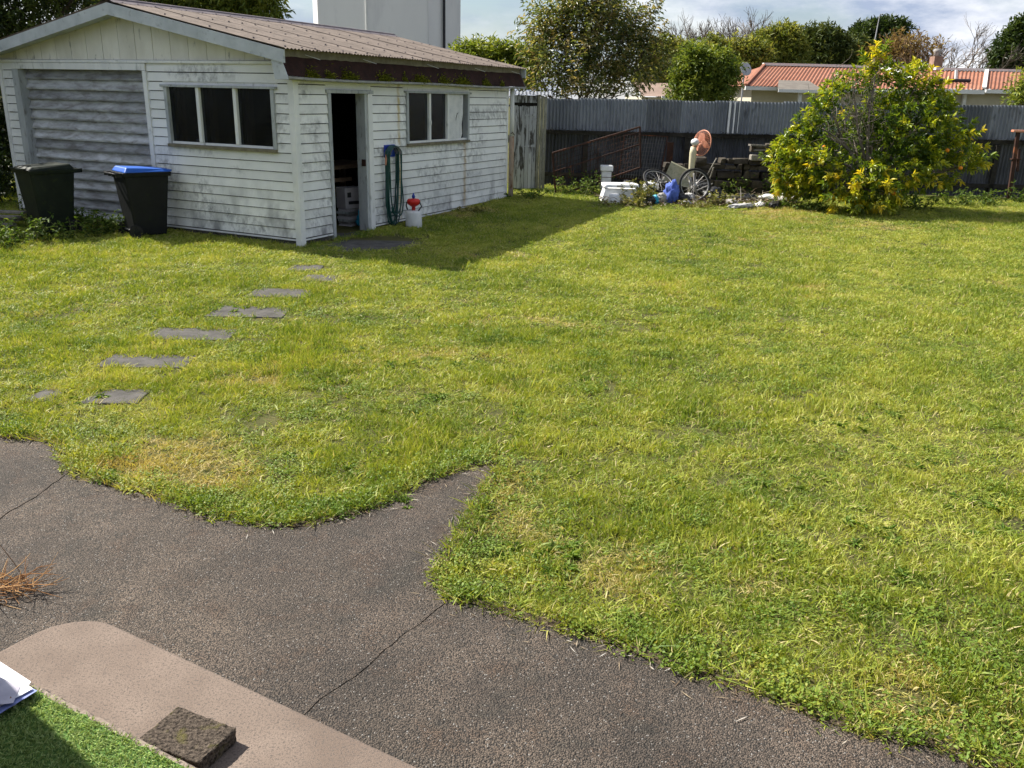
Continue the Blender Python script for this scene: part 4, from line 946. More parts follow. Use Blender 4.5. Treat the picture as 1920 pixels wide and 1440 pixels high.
    c = gnd(1236, 376); wheel('bicycle_wheel', 'bicycle wheel lying tilted on the junk heap left of the upright wheel', (c.x + .02, c.y + .35, gz_ + .36), .36, (.28, -.55, .8), 20)
    # bicycle frame tubes between the wheels
    bf = thing('bicycle_frame', 'pale bare bicycle frame tubes behind the upright wheel', 'bicycle frame', (0, 0, 0)); c0 = gnd(1302, 379); o = Vector((c0.x, c0.y + .3, gz_))
    for nm, a, b, r in (('down_tube', (-.16, 0, .56), (.13, .06, .12), .022), ('top_tube', (-.20, 0, .42), (-.06, .0, .60), .018), ('seat_tube', (.0, .02, .55), (.06, .05, .18), .02), ('fork', (.30, .1, .52), (.46, .1, .86), .014), ('chain_stay', (.06, .05, .18), (.42, .05, .35), .014)):
        MB().tube([o + Vector(a), o + Vector(b)], r, 8).obj(nm, MT['greycloth' if nm != 'fork' else 'greywood'], bf, True)
    # panel leaning
    b = MB(); q = [P(1243, 338, 18.75), P(1258, 304, 19.0), P(1298, 324, 19.0), P(1290, 352, 18.75)]; off = Vector((.02, .06, .02))
    o = b.add(q + [x + off for x in q], [(3, 2, 1, 0), (4, 5, 6, 7), (0, 1, 5, 4), (1, 2, 6, 5), (2, 3, 7, 6), (3, 0, 4, 7)]).obj('leaning_panel', MT['board']); tag(o, 'flat olive grey board leaning behind the junk heap', 'board')
    # pedestal fan
    base = P(1293, 345, 18.85); fn = thing('pedestal_fan', 'cream pedestal fan with faded orange blades and guard', 'fan', (base.x, 18.85, .14))
    tp = P(1301, 272, 18.85) - Vector((base.x, 18.85, .14))
    MB().tube([(0, 0, .0), tp * .45], .03, 12).obj('lower_pole', MT['steel'], fn, True)
    MB().tube([tp * .4, tp * .45, tp * .85, tp * .97], [.045, .055, .075, .06], 14).obj('pole_cover', MT['cream'], fn, True)
    MB().lathe([(.22, 0), (.22, .02), (.06, .05), (.03, .08)], 24).obj('base', MT['cream'], fn, True)
    hd = tp + Vector((.02, 0, .06)); blob('motor', (.085, .12, .075), MT['white2'], 4, 3, .1, 2, fn, hd, False)
    ax = Vector((.72, .45, -.12)).normalized(); ctr = P(1315, 268, 18.85) - Vector((base.x, 18.85, .14)) + ax * .02
    gd = MB(); gd.ring(ctr, .26, .012, ax, 40, 6)
    u = ax.orthogonal().normalized(); v = ax.cross(u)
    gd.obj('guard_ring', MT['orange'], fn, True); gr = MB()
    for i in range(36):
        a = 2 * PI * i / 36; d = u * math.cos(a) + v * math.sin(a); gr.tube([ctr + ax * .06 + d * .05, ctr + ax * .05 + d * .18, ctr + d * .26], .003, 4, False); gr.tube([ctr - ax * .09 + d * .05, ctr - ax * .07 + d * .18, ctr + d * .26], .003, 4, False)
    gr.obj('guard_wires', MT['orange'], fn)
    for i in range(3):
        a = 2 * PI * i / 3 + .5; V = []
        for s in range(7):
            t = s / 6; r0 = .03 + .19 * t; wv = .05 + .10 * math.sin(PI * min(1, t * .8 + .15)); d = lambda aa: u * math.cos(aa) + v * math.sin(aa)
            for e in (-1, 1): V.append(ctr + d(a + e * wv / max(.06, r0) * .5) * r0 + ax * (e * .025))
        MB().add(V + [q + ax * .004 for q in V], [(2 * i_, 2 * i_ + 1, 2 * i_ + 3, 2 * i_ + 2) for i_ in range(6)] + [(14 + 2 * i_ + 2, 14 + 2 * i_ + 3, 14 + 2 * i_ + 1, 14 + 2 * i_) for i_ in range(6)]).obj('blade', MT['orange'], fn, True)
    # bags, cloths
    def soft(name, label, cat, px, s, m, seed, dz=0, dy=0, amp=.28):
        c = gnd(*px); o = blob(name, s, MT[m], seed, 4, amp, 1.8); o.location = (c.x, c.y + dy, gz_ + s[2] * .7 + dz); o.rotation_euler.z = seed * 1.3; return tag(o, label, cat)
    soft('blue_sack', 'bright blue cloth sack slumped below the tilted wheel', 'sack', (1258, 381), (.15, .16, .24), 'bluecloth', 2)
    soft('cyan_rag', 'small bright cyan plastic rag at the foot of the heap', 'rag', (1228, 383), (.09, .08, .1), 'cyan', 5)
    soft('grey_rag', 'crumpled beige grey cloth next to the cyan rag', 'cloth', (1240, 383), (.09, .1, .1), 'greycloth', 6, .04)
    soft('black_bag', 'shiny black rubbish bag under the upright wheel', 'bag', (1275, 381), (.2, .15, .11), 'blackbag', 7)
    soft('black_bag', 'black rubbish bag left of the cyan rag', 'bag', (1216, 384), (.14, .12, .09), 'blackbag', 17)
    soft('grey_bag', 'silvery grey plastic bag inside the upright wheel', 'bag', (1296, 378), (.14, .1, .09), 'foil', 8, 0, .2)
    soft('black_bag', 'large dark rubbish bag to the right of the upright wheel', 'bag', (1342, 378), (.24, .2, .15), 'blackbag', 9, 0, .2)
    soft('silver_bag', 'flattened silver foil bag on the lawn edge', 'bag', (1390, 391), (.3, .12, .045), 'foil', 10)
    soft('white_sack', 'bulky white sack lying left of the citrus tree', 'sack', (1478, 380), (.24, .17, .13), 'sack', 11, 0, .05, .2)
    soft('white_sack', 'smaller pale sack lying left of the bulky white sack', 'sack', (1445, 378), (.24, .14, .085), 'sack', 12, 0, .1, .25)
    soft('dark_weed_bag', 'dark mottled garden waste bag in front of the white sacks', 'bag', (1452, 390), (.24, .12, .07), 'blackbag', 13)
    soft('green_cloth', 'pale green net cloth draped inside the tilted wheel', 'cloth', (1222, 372), (.16, .15, .12), 'white2', 14, .13, .25)
    for i, (a, b, th, m, lab) in enumerate((((1335, 352), (1356, 368), .05, 'greywood', 'weathered stake sloping down right of the upright wheel'), ((1358, 368), (1430, 372), .06, 'greywood', 'long grey plank lying flat behind the silver bag'), ((1362, 376), (1395, 381), .05, 'rustbar', 'short red brown plank lying near the silver bag'),
                                          ((1330, 338), (1338, 314), .025, 'greywood', 'thin pale stick standing up behind the upright wheel'), ((1400, 378), (1440, 383), .03, 'greywood', 'thin pale branch lying before the white sacks'), ((1372, 371), (1410, 379), .03, 'rustbar', 'dark thin branch crossing the grey plank'))):
        A = at(*a, 18.35); B = at(*b, 18.2)
        A.z = max(A.z, .17); B.z = max(B.z, .17); o = MB().bar(A, B, th, th * .6).obj('loose_stick', MT[m]); tag(o, lab, 'stick')
    for i, (px, py, s_, m, dz, dy, lab) in enumerate(((1180, 372, (.2, .16, .2), 'blackbag', 0, .35, 'dark rubbish bag behind the bath'), (1262, 368, (.3, .2, .22), 'blackbag', 0, .45, 'bulky dark bag under the leaning board'), (1320, 372, (.22, .18, .2), 'blackbag', 0, .4, 'dark bag behind the upright wheel hub'), (1212, 384, (.12, .09, .06), 'sack', 0, 0, 'torn white scrap below the tilted wheel'),
                                        (1286, 385, (.1, .08, .05), 'foil', 0, 0, 'small silver scrap under the upright wheel rim'), (1372, 384, (.16, .1, .06), 'greycloth', 0, .05, 'grey rag left of the silver foil bag'), (1410, 380, (.16, .12, .09), 'blackbag', 0, .2, 'dark bag behind the silver foil bag'), (1425, 388, (.14, .09, .05), 'sack', 0, 0, 'flat pale scrap right of the silver foil bag'),
                                        (1250, 360, (.12, .1, .1), 'greycloth', .2, .3, 'grey cloth bundle on top of the heap'), (1350, 386, (.1, .08, .06), 'rustbar', 0, 0, 'rust brown lump right of the upright wheel'))):
        soft('rubbish_bundle', lab, 'rubbish', (px, py), s_, m, 30 + i, dz, dy, .32)
    # leaning steel post on the right
    A = gnd(1890, 378); B = at(1909, 248, A.y + .15); ps = thing('rusty_post', 'leaning rusty steel post with a flat orange cap at the right edge', 'post', (0, 0, 0))
    MB().bar(A, B, .075, .05, (0, 1, 0)).obj('shaft', MT['rustbar'], ps); MB().box(B.x - .13, B.x + .2, B.y - .06, B.y + .06, B.z, B.z + .05).obj('cap', MT['orange'], ps, bevel=.01)
    m_ = A.lerp(B, .62); MB().box(m_.x - .07, m_.x + .13, m_.y - .05, m_.y + .05, m_.z - .015, m_.z + .01).obj('bracket', MT['rustbar'], ps)
    MB().bar(A + Vector((.1, .05, .65)), B + Vector((.12, .05, -.35)), .05, .04, (0, 1, 0)).obj('back_bar', MT['rustbar'], ps)
make_junk()
def make_litter():
    g = np.random.default_rng(57); mb = MB(); tint = []
    for i in range(420):
        a = gnd(g.uniform(1120, 1500), 0 + g.normal(378, 7)); x, y = a.x, min(a.y, 19.3) + .1
        d = Vector((g.normal(0, 1), g.normal(0, .6), g.normal(.1, .25))).normalized() * g.uniform(.04, .3); o = Vector((x, y, gz(x, y) + g.uniform(.02, .12)))
        mb.tube([o, o + d * .5 + Vector((0, 0, g.normal(0, .02))), o + d], [.006, .005, .002], 4, False); tint += [g.random()] * 12
    me = mb.mesh('stick_litter', MT['litter']); set_tint(me, tint); tag(link('stick_litter', me), 'scattered dry sticks and stalks around the junk heap', 'litter', kind='stuff')
    N = 900; P = np.array([tuple(gnd(g.uniform(1125, 1495), g.normal(381, 5))) for _ in range(N)]); P[:, 2] += g.uniform(.01, .08, N)
    v, f = leaves(P, g.normal(0, 1, (N, 3)) * np.array([1, 1, .35]), g.uniform(.03, .11, N), g.uniform(.02, .06, N), .2, .2, g)
    tag(link('leaf_litter', np_mesh('leaf_litter', v, f, MT['litter'], np.repeat(g.random(N), 4))), 'pale scraps and dead leaves around the junk heap', 'litter', kind='stuff')
MT['litter'] = leafmat('litter_mix', [(0, (.05, .035, .025)), (.4, (.16, .11, .07)), (.75, (.3, .24, .16)), (1, (.55, .52, .47))], .8, .1, .2)
make_litter()

# ------------------------------------------------------------------ trees and shrubs
def limb(mb, a, b, r0, r1, g, wob=.08, n=6, seg=6):
    a, b = Vector(a), Vector(b); L = (b - a).length; path = []
    off = Vector(g.normal(0, wob * L, 3))
    for i in range(seg + 1):
        t = i / seg; path.append(a.lerp(b, t) + off * math.sin(PI * t) + Vector(g.normal(0, wob * L * .12, 3)) * (0 < i < seg))
    mb.tube(path, [r0 + (r1 - r0) * i / seg for i in range(seg + 1)], n); return path

LEAF = {
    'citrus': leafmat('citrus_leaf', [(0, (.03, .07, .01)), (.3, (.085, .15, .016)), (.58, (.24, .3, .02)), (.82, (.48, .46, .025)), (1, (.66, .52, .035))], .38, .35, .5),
    'loquat': leafmat('loquat_leaf', [(0, (.035, .055, .014)), (.45, (.095, .125, .03)), (.8, (.2, .21, .06)), (1, (.32, .25, .11))], .3, .38, .6),
    'hedge': leafmat('hedge_leaf', [(0, (.07, .11, .015)), (.5, (.15, .2, .03)), (1, (.28, .3, .05))], .4, .35, .4),
    'dark': leafmat('dark_leaf', [(0, (.018, .036, .01)), (.5, (.05, .08, .018)), (1, (.13, .17, .04))], .45, .25, .4),
    'mid': leafmat('mid_leaf', [(0, (.06, .1, .015)), (.5, (.16, .21, .034)), (1, (.34, .36, .07))], .5, .3, .3),
    'yellow': leafmat('olive_leaf', [(0, (.08, .11, .02)), (.5, (.2, .22, .045)), (1, (.38, .36, .09))], .55, .3, .3),
    'pine': leafmat('pine_leaf', [(0, (.03, .05, .014)), (.5, (.08, .105, .028)), (1, (.18, .19, .05))], .6, .2, .2),
    'russet': leafmat('russet_leaf', [(0, (.13, .085, .045)), (.5, (.22, .14, .07)), (1, (.3, .23, .09))], .6, .3, .2),
}

def leafy_tree(name, label, base, blobs, leaf, nsh, per, L, W, seed, cat='tree', group=None, trunk=.12, droop=0., upb=.35, tb=.4, ta=.5, spread=.16, hollow=.45, shoot=.3, stems=1, curl=.15):
    """blobs are given relative to the base point; trunk(s) with limbs into each blob"""
    g = np.random.default_rng(seed); t = thing(name, label, cat, base, 0, group)
    mb = MB(); top = max(blobs, key=lambda b: b[2])
    for s in range(stems):
        a = Vector((g.normal(0, .12 * (stems > 1)), g.normal(0, .1 * (stems > 1)), -.1)); tgt = Vector(blobs[s % len(blobs)][:3]); fk = a.lerp(tgt, .45); fk.x *= .7
        limb(mb, a, fk, trunk, trunk * .7, g, .05, 8)
        for b in blobs[s::stems] if stems > 1 else blobs:
            pth = limb(mb, fk, Vector(b[:3]), trunk * .55, trunk * .15, g, .08, 6)
            for q in range(4):
                d = unit(g.normal(0, 1, (1, 3)))[0] * np.array(b[3:6]) * .85; limb(mb, pth[3], Vector(b[:3]) + Vector(d), trunk * .2, .008, g, .08, 4, 4)
    mb.obj('trunk', MT['bark'], t, True)
    link('crown', crown_mesh('crown', blobs, nsh, per, L, W, LEAF[leaf], seed, spread, droop, upb, tb, ta, curl, hollow, shoot), t)
    return t
def blobs_px(Y, lst, base, dep=.8):
    """ellipsoids from picture positions at distance Y: (px, py, rx_px, ry_px[, dY])"""
    out = []
    for q in lst:
        dY = q[4] if len(q) > 4 else 0; P = at(q[0], q[1], Y + dY); k = (Y + dY) / F_PX * 1.03
        out.append((P.x - base[0], P.y - base[1], P.z - base[2], q[2] * k, q[2] * k * dep, q[3] * k))
    return out
def tree_px(name, label, px, Y, lst, leaf, nsh, per, L, W, seed, dep=.8, **kw):
    P = at(px, 300, Y); base = (P.x, Y, .1); return leafy_tree(name, label, base, blobs_px(Y, lst, base, dep), leaf, nsh, per, L, W, seed, **kw)

def citrus():
    g = np.random.default_rng(77); b = gnd(1612, 392); t = thing('citrus_tree', 'bushy mandarin tree with yellow green leaf tips and orange fruit', 'tree', (b.x, b.y, b.z))
    k = 17.2 / F_PX
    # outline of the crown as lobes measured in the picture (px, py, rx, ry, depth offset in metres)
    lob = [(1640, 125, 26, 34, 0), (1602, 165, 40, 34, .1), (1665, 175, 46, 46, .2), (1720, 160, 34, 40, .2), (1560, 195, 40, 36, -.1), (1748, 205, 46, 44, .1), (1530, 235, 44, 40, 0), (1500, 275, 46, 40, -.1), (1478, 305, 34, 36, 0), (1540, 300, 62, 56, -.3),
           (1600, 262, 66, 62, .45), (1650, 240, 70, 70, .55), (1700, 255, 74, 64, -.3), (1770, 265, 52, 48, -.2), (1800, 290, 44, 34, 0), (1826, 306, 20, 18, .1), (1690, 316, 74, 50, -.5), (1752, 322, 48, 34, .1), (1620, 340, 64, 46, -.7), (1590, 362, 46, 36, -.85), (1650, 362, 52, 30, -.9), (1520, 345, 46, 44, .1), (1480, 340, 26, 30, .1)]
    bl = []
    for px, py, rx, ry, dy in lob:
        P = at(px, py, b.y + dy); bl.append((P.x - b.x, P.y - b.y, P.z - b.z, rx * k * .76, min(.48, rx * k * .74), ry * k * .78))
    mb = MB(); tops = []
    for i, a in enumerate((( -.05, 0, 0), (.06, .05, 0), (0, -.06, 0))):
        fk = Vector((.1 * (i - 1) + .1, .15 * (i - 1), .55)); limb(mb, Vector(a) - Vector((0, 0, .1)), fk, .07, .055, g, .05, 8); tops.append(fk)
    mb.obj('trunk', MT['bark'], t, True); br = MB()
    for i, q in enumerate(bl):
        fk = tops[i % 3]; pth = limb(br, fk, Vector(q[:3]), .035, .012, g, .07, 6, 7)
        for s in range(6):
            d = unit(g.normal(0, 1, (1, 3)))[0] * np.array(q[3:6]) * .9; limb(br, pth[4], Vector(q[:3]) + Vector(d), .01, .004, g, .1, 4, 4)
    br.obj('branches', MT['twig'], t, True)
    # bare twig tangle left of centre
    tw = MB(); P = at(1600, 235, b.y - .45) - Vector((b.x, b.y, b.z))
    for s in range(210):
        a = P + Vector((g.normal(.05, .36), g.normal(0, .12), g.normal(-.05, .4))); d = Vector((g.normal(-.15, .5), g.normal(-.2, .3), g.normal(.5, .4))).normalized() * g.uniform(.12, .42); limb(tw, a, a + d, .006, .002, g, .1, 4, 4)
    tw.obj('bare_twigs', MT['twig'], t)['kind'] = 'stuff'
    # foliage: shoots with whorls of leaves; tint runs yellower towards the outer shoots
    cen = np.array([q[:3] for q in bl]); rad = np.array([q[3:6] for q in bl]); vol = (rad[:, 0] * rad[:, 2]); vol /= vol.sum(); ns = 1500
    ix = g.choice(len(bl), ns, p=vol); d = unit(g.normal(0, 1, (ns, 3)) * np.array([1, 1, 1])); r = .45 + .62 * g.random(ns) ** .7
    Pp = cen[ix] + d * rad[ix] * r[:, None]; C = np.array([.15, 0, 1.2])
    # thin the twig patch
    tx = np.array([P.x, P.y, P.z]); dm = (((Pp - tx) / np.array([.42, 9, .55])) ** 2).sum(1); keep = ~((dm < 1) & (Pp[:, 1] < .15) & (g.random(ns) < .8)); Pp = Pp[keep]; d = d[keep]; ns = len(Pp)
    Pp[:, 2] = np.maximum(Pp[:, 2], .06)
    outd = unit(Pp - C); ax = unit(outd * .9 + d * .3 + np.array([0, 0, .35]) + g.normal(0, .3, (ns, 3)))
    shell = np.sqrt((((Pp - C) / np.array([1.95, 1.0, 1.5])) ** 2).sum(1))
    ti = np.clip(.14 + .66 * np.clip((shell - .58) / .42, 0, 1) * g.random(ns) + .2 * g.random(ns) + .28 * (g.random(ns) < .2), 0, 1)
    kk = 15; tp = g.random((ns, kk)) ** .6
    B = (Pp[:, None] + ax[:, None] * (tp[..., None] * (.08 + .2 * np.random.default_rng(5).random((ns, 1, 1))))).reshape(-1, 3); rn = g.normal(0, 1, (ns, kk, 3)); rn -= (rn * ax[:, None]).sum(2, keepdims=True) * ax[:, None]; rn /= np.linalg.norm(rn, axis=2, keepdims=True) + 1e-6
    D = (rn + ax[:, None] * (.2 + 1.0 * tp[..., None]) + np.array([0, 0, -.12])).reshape(-1, 3)
    v, f = leaves(B, D, g.uniform(.08, .15, ns * kk), g.uniform(.028, .046, ns * kk), .22, .2, g)
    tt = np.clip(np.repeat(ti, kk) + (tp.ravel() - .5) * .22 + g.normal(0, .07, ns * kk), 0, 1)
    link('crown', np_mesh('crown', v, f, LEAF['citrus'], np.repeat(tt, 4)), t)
    for px, py in ((1618, 369), (1676, 363), (1684, 356), (1801, 315), (1545, 276), (1776, 282)):
        q = at(px, py, b.y - (.95 if py > 340 else .6)); o = blob('fruit', (.042, .042, .038), MT['fruit'], px, 2, .03, 2, t, q - Vector((b.x, b.y, b.z)), False)
citrus()

# glossy multi-stemmed tree behind the fence
tree_px('glossy_tree', 'tall glossy leaved tree with many stems rising behind the fence', 1105, 24.5, [(1100, 20, 78, 62), (1060, 70, 72, 62), (1150, 66, 76, 60, .5), (1020, 78, 36, 40, .3), (1010, 130, 46, 56), (1080, 130, 74, 52, -.3), (1160, 130, 70, 52, .2), (1200, 92, 40, 44, .3), (1228, 62, 14, 18, .4), (1205, 28, 26, 22, .5), (1000, 62, 22, 30, .2), (1070, 172, 70, 22, -.2), (1170, 172, 60, 20, -.2), (1225, 128, 26, 34, .5), (1010, 172, 34, 18)],
        'loquat', 1150, 13, .15, .042, 11, droop=.45, upb=1.3, tb=.62, ta=.5, trunk=.05, stems=6, spread=.2, hollow=.15, shoot=.4, curl=.3)
tree_px('laurel_hedge', 'yellow green laurel hedge with upright shoots behind the shed roof', 930, 27, [(875, 112, 26, 18), (905, 112, 26, 20, .3), (940, 112, 28, 20), (972, 118, 26, 20, .2), (1000, 135, 24, 26), (900, 140, 40, 30), (960, 150, 40, 34)], 'hedge', 800, 12, .17, .05, 12, cat='hedge', upb=1.4, tb=.55, ta=.4, trunk=.06, stems=3, hollow=.3)
# dark trees behind and beside the shed on the left
tree_px('broadleaf_tree', 'dense dark green tree towering behind the left end of the shed', 30, 22, [(40, 20, 120, 60), (-60, 40, 110, 90), (150, -20, 110, 60), (60, -80, 150, 80), (-120, -20, 120, 120), (20, 70, 60, 30, -.5), (-40, 130, 60, 60)], 'dark', 2600, 14, .14, .05, 13, tb=.4, ta=.45, trunk=.16, hollow=.35)
tree_px('broadleaf_tree', 'lighter green drooping tree behind the shed ridge', 380, 25, [(300, -10, 100, 45), (400, 8, 80, 40), (470, 18, 40, 34), (498, 14, 22, 32), (350, 30, 90, 30), (240, 20, 70, 40), (430, -40, 80, 40)], 'mid', 2000, 14, .17, .045, 14, tb=.5, ta=.45, trunk=.12, droop=.5, hollow=.3, curl=.3)
for i, (px, py, rx, ry, Y) in enumerate(((-22, 210, 34, 90, 17.2), (-62, 320, 50, 80, 15.6), (-10, 330, 28, 70, 17))):
    tree_px('dark_shrub', ['tall dark shrub crowding the left end wall of the shed', 'dark shrub at the far left edge beside the shed', 'lower dark shrub behind the green bin by the wall corner'][i], px, Y, [(px, py, rx, ry), (px - 10, py - 40, rx * .8, ry * .7), (px - 14, py + 50, rx, ry * .6)], 'dark', 500, 12, .11, .045, 40 + i, cat='shrub', tb=.25, ta=.3, trunk=.04)
leafy_tree('broadleaf_tree', 'tall dense tree beyond the left end of the shed', (-10.9, 15.3, .1), [(0, 0, 3.3, 1.6, 1.6, 1.5), (.2, -.2, 1.8, 1.4, 1.4, 1.3), (-.6, .3, 4.2, 1.2, 1.2, 1.0)], 'dark', 1500, 13, .14, .055, 44, trunk=.12)
leafy_tree('reflection_hedge', 'unseen long dark hedge added left of the garden to darken window reflections', (-13.2, 7, .0), [(0, -7 + 2.2 * i, 1.3, 1.0, 1.5, 1.35) for i in range(8)], 'dark', 1300, 11, .2, .09, 45, cat='hedge', trunk=.08)  # unseen hedge, added so the shed windows reflect dark green
# middle distance
tree_px('round_shrub', 'rounded dense green tree just behind the fence, centre', 1318, 27, [(1318, 148, 46, 42), (1300, 128, 32, 30), (1340, 150, 34, 40), (1310, 175, 50, 22)], 'mid', 1100, 14, .14, .05, 15, tb=.38, ta=.4, trunk=.08, hollow=.35)
tree_px('olive_tree', 'yellowish olive green tree between the glossy tree and the rounded tree', 1245, 36, [(1240, 120, 34, 34), (1262, 110, 24, 26), (1230, 150, 34, 30), (1260, 150, 30, 30), (1285, 130, 22, 24)], 'yellow', 900, 13, .2, .07, 16, tb=.5, ta=.4, trunk=.12, hollow=.35)
tree_px('olive_tree', 'yellowish olive tree rising behind the satellite dish', 1385, 40, [(1380, 118, 36, 34), (1362, 150, 30, 36), (1410, 112, 34, 26), (1392, 160, 26, 40), (1345, 110, 26, 26), (1335, 92, 18, 14)], 'yellow', 1100, 13, .2, .07, 17, tb=.42, ta=.45, trunk=.13, hollow=.35)
CON = [('tall rounded olive green conifer left of the orange roof ridge', 1450, 50, [(1450, 100, 44, 28), (1470, 84, 30, 22), (1430, 112, 36, 22), (1455, 120, 50, 20)]), ('broad dark green conifer behind the orange roof ridge', 1530, 54, [(1530, 96, 40, 32), (1548, 78, 24, 16), (1510, 112, 36, 20), (1560, 104, 36, 26), (1540, 120, 60, 18)]), ('dark rounded conifer behind the top of the citrus tree', 1590, 56, [(1588, 104, 30, 22), (1610, 112, 30, 20), (1575, 118, 40, 18)])]
for i, (lab, px, Y, bl) in enumerate(CON): tree_px('conifer', lab, px, Y, bl, ('yellow', 'pine', 'pine')[i], 1300, 12, .3, .10, 50 + i, tb=.42, ta=.4, trunk=.2, hollow=.4, shoot=.5, group='conifers behind the orange roofed house')
tree_px('cypress', 'dark flat topped cypress on the skyline beside the aerial', 1645, 70, [(1625, 72, 26, 14), (1650, 62, 34, 10), (1672, 56, 22, 9), (1612, 84, 18, 12), (1648, 80, 36, 14), (1615, 62, 10, 6), (1655, 50, 10, 7)], 'dark', 900, 12, .38, .12, 55, tb=.3, ta=.3, trunk=.3, hollow=.3, shoot=.6)
tree_px('dark_conifer', 'dark conifer at the right edge of the skyline', 1912, 44, [(1905, 100, 38, 30), (1920, 72, 26, 28), (1935, 110, 40, 30), (1890, 118, 24, 16), (1925, 52, 14, 12)], 'dark', 1100, 12, .26, .09, 56, tb=.35, ta=.3, trunk=.2, hollow=.35)
tree_px('leafy_shrub', 'pale green shrub tip above the fence at the right edge', 1918, 23, [(1922, 182, 16, 16), (1940, 170, 24, 30)], 'mid', 160, 12, .13, .045, 57, cat='shrub', tb=.6, ta=.4, trunk=.03)

def bare_tree(name, label, px, py_top, Y, width_px, m, seed, lean=0., depth=5, r0=.16, extra=None, spreadf=.55):
    g = np.random.default_rng(seed); P = at(px, 300, Y); base = Vector((P.x, Y, .1)); H = at(px, py_top, Y).z - .1; W = width_px * Y / F_PX / 2
    t = thing(name, label, 'tree', base); mb = MB()
    def grow(a, d, L, r, lev):
        b = a + d * L; mid = a.lerp(b, .5) + Vector(g.normal(0, .06 * L, 3)); mb.tube([a, mid, b], [r, r * .85, r * .68], 5 if lev < 3 else 3, False)
        if lev >= depth: return
        for _ in range(3 if lev < 4 else 4):
            nd = (d + Vector(g.normal(0, spreadf, 3)) + Vector((lean * .25, 0, .3))).normalized(); s = g.uniform(.45, 1)
            grow(a.lerp(b, s), nd, L * g.uniform(.6, .86), r * .63, lev + 1)
    n0 = 4
    for k in range(n0):
        d = Vector((W / H * (k - (n0 - 1) / 2) * .8 + lean * .3, g.normal(0, .2), 1)).normalized(); grow(Vector((0, 0, H * .12)), d, H * .36, r0 * .6, 1)
    mb.tube([(0, 0, -.1), (0, 0, H * .14)], [r0, r0 * .8], 8); mb.obj('trunk_and_branches', MT[m], t)
    if extra:
        bl = blobs_px(Y, extra, base, .8); link('crown', crown_mesh('crown', bl, 420, 8, .26, .06, LEAF['russet'], seed + 3, .3, 0, .5, .5, .5, .15, .2, .5), t)
bare_tree('bare_tree', 'leafless grey winter tree behind the rounded green tree', 1350, 32, 58, 120, 'twig', 61, 0, 6, .2)
bare_tree('bare_tree', 'second leafless tree with yellowish buds right of the taller bare tree', 1408, 50, 56, 60, 'twig', 66, .1, 6, .16)
bare_tree('bare_tree', 'reddish brown twiggy tree behind the orange roof', 1700, 62, 48, 120, 'twigred', 62, .3, 5, .14, [(1690, 96, 40, 22), (1660, 108, 30, 16), (1730, 104, 36, 18), (1680, 118, 50, 12)])
bare_tree('bare_tree', 'windswept pale bare tree leaning right behind the chimney', 1775, 42, 46, 110, 'twig', 63, 1.5, 6, .14)
bare_tree('bare_tree', 'low bare leaning tree right of the chimney', 1815, 78, 44, 90, 'twig', 64, 1.8, 6, .12)

# ------------------------------------------------------------------ tower and houses beyond the fence
def make_tower():
    Y = 46; L = at(577, 60, Y); R = at(862, 60, Y); cx = (L.x + R.x) / 2; r = (R.x - L.x) / 2 * 1.004
    t = thing('water_tower', 'tall white concrete octagonal tower beyond the shed roof', 'tower', (cx, Y + 1, 0))
    V = []
    for k in range(8):
        a = -math.radians(95.7 - 45 * k); V.append((r * math.cos(a), r * math.sin(a)))
    H = 15
    for k in range(8):
        a, b = V[k], V[(k + 1) % 8]; c = (a[0] * .97, a[1] * .97), (b[0] * .97, b[1] * .97)
        e = .004
        pa = (a[0] + (b[0] - a[0]) * e, a[1] + (b[1] - a[1]) * e); pb = (b[0] - (b[0] - a[0]) * e, b[1] - (b[1] - a[1]) * e)
        q = [pa, pb, c[1], c[0]]
        MB().prism(q, 0, H).obj('wall_panel', MT['tower'], t)
    MB().prism(V, H, H + .4).obj('roof', MT['tower'], t)
    q = at(829, 60, Y - r * .55); x = q.x - cx; y = -math.sqrt(max(0, (r * .925) ** 2 - x * x)) - .25
    MB().tube([(x, y, 0), (x, y, H)], .07, 8).obj('cable_pipe', MT['cable'], t)
    q = at(706, 60, Y); x = V[0][0]; MB().tube([(x, V[0][1] - .03, 0), (x, V[0][1] - .03, H)], .05, 8).obj('corner_bead', MT['hwhite'], t)
make_tower()

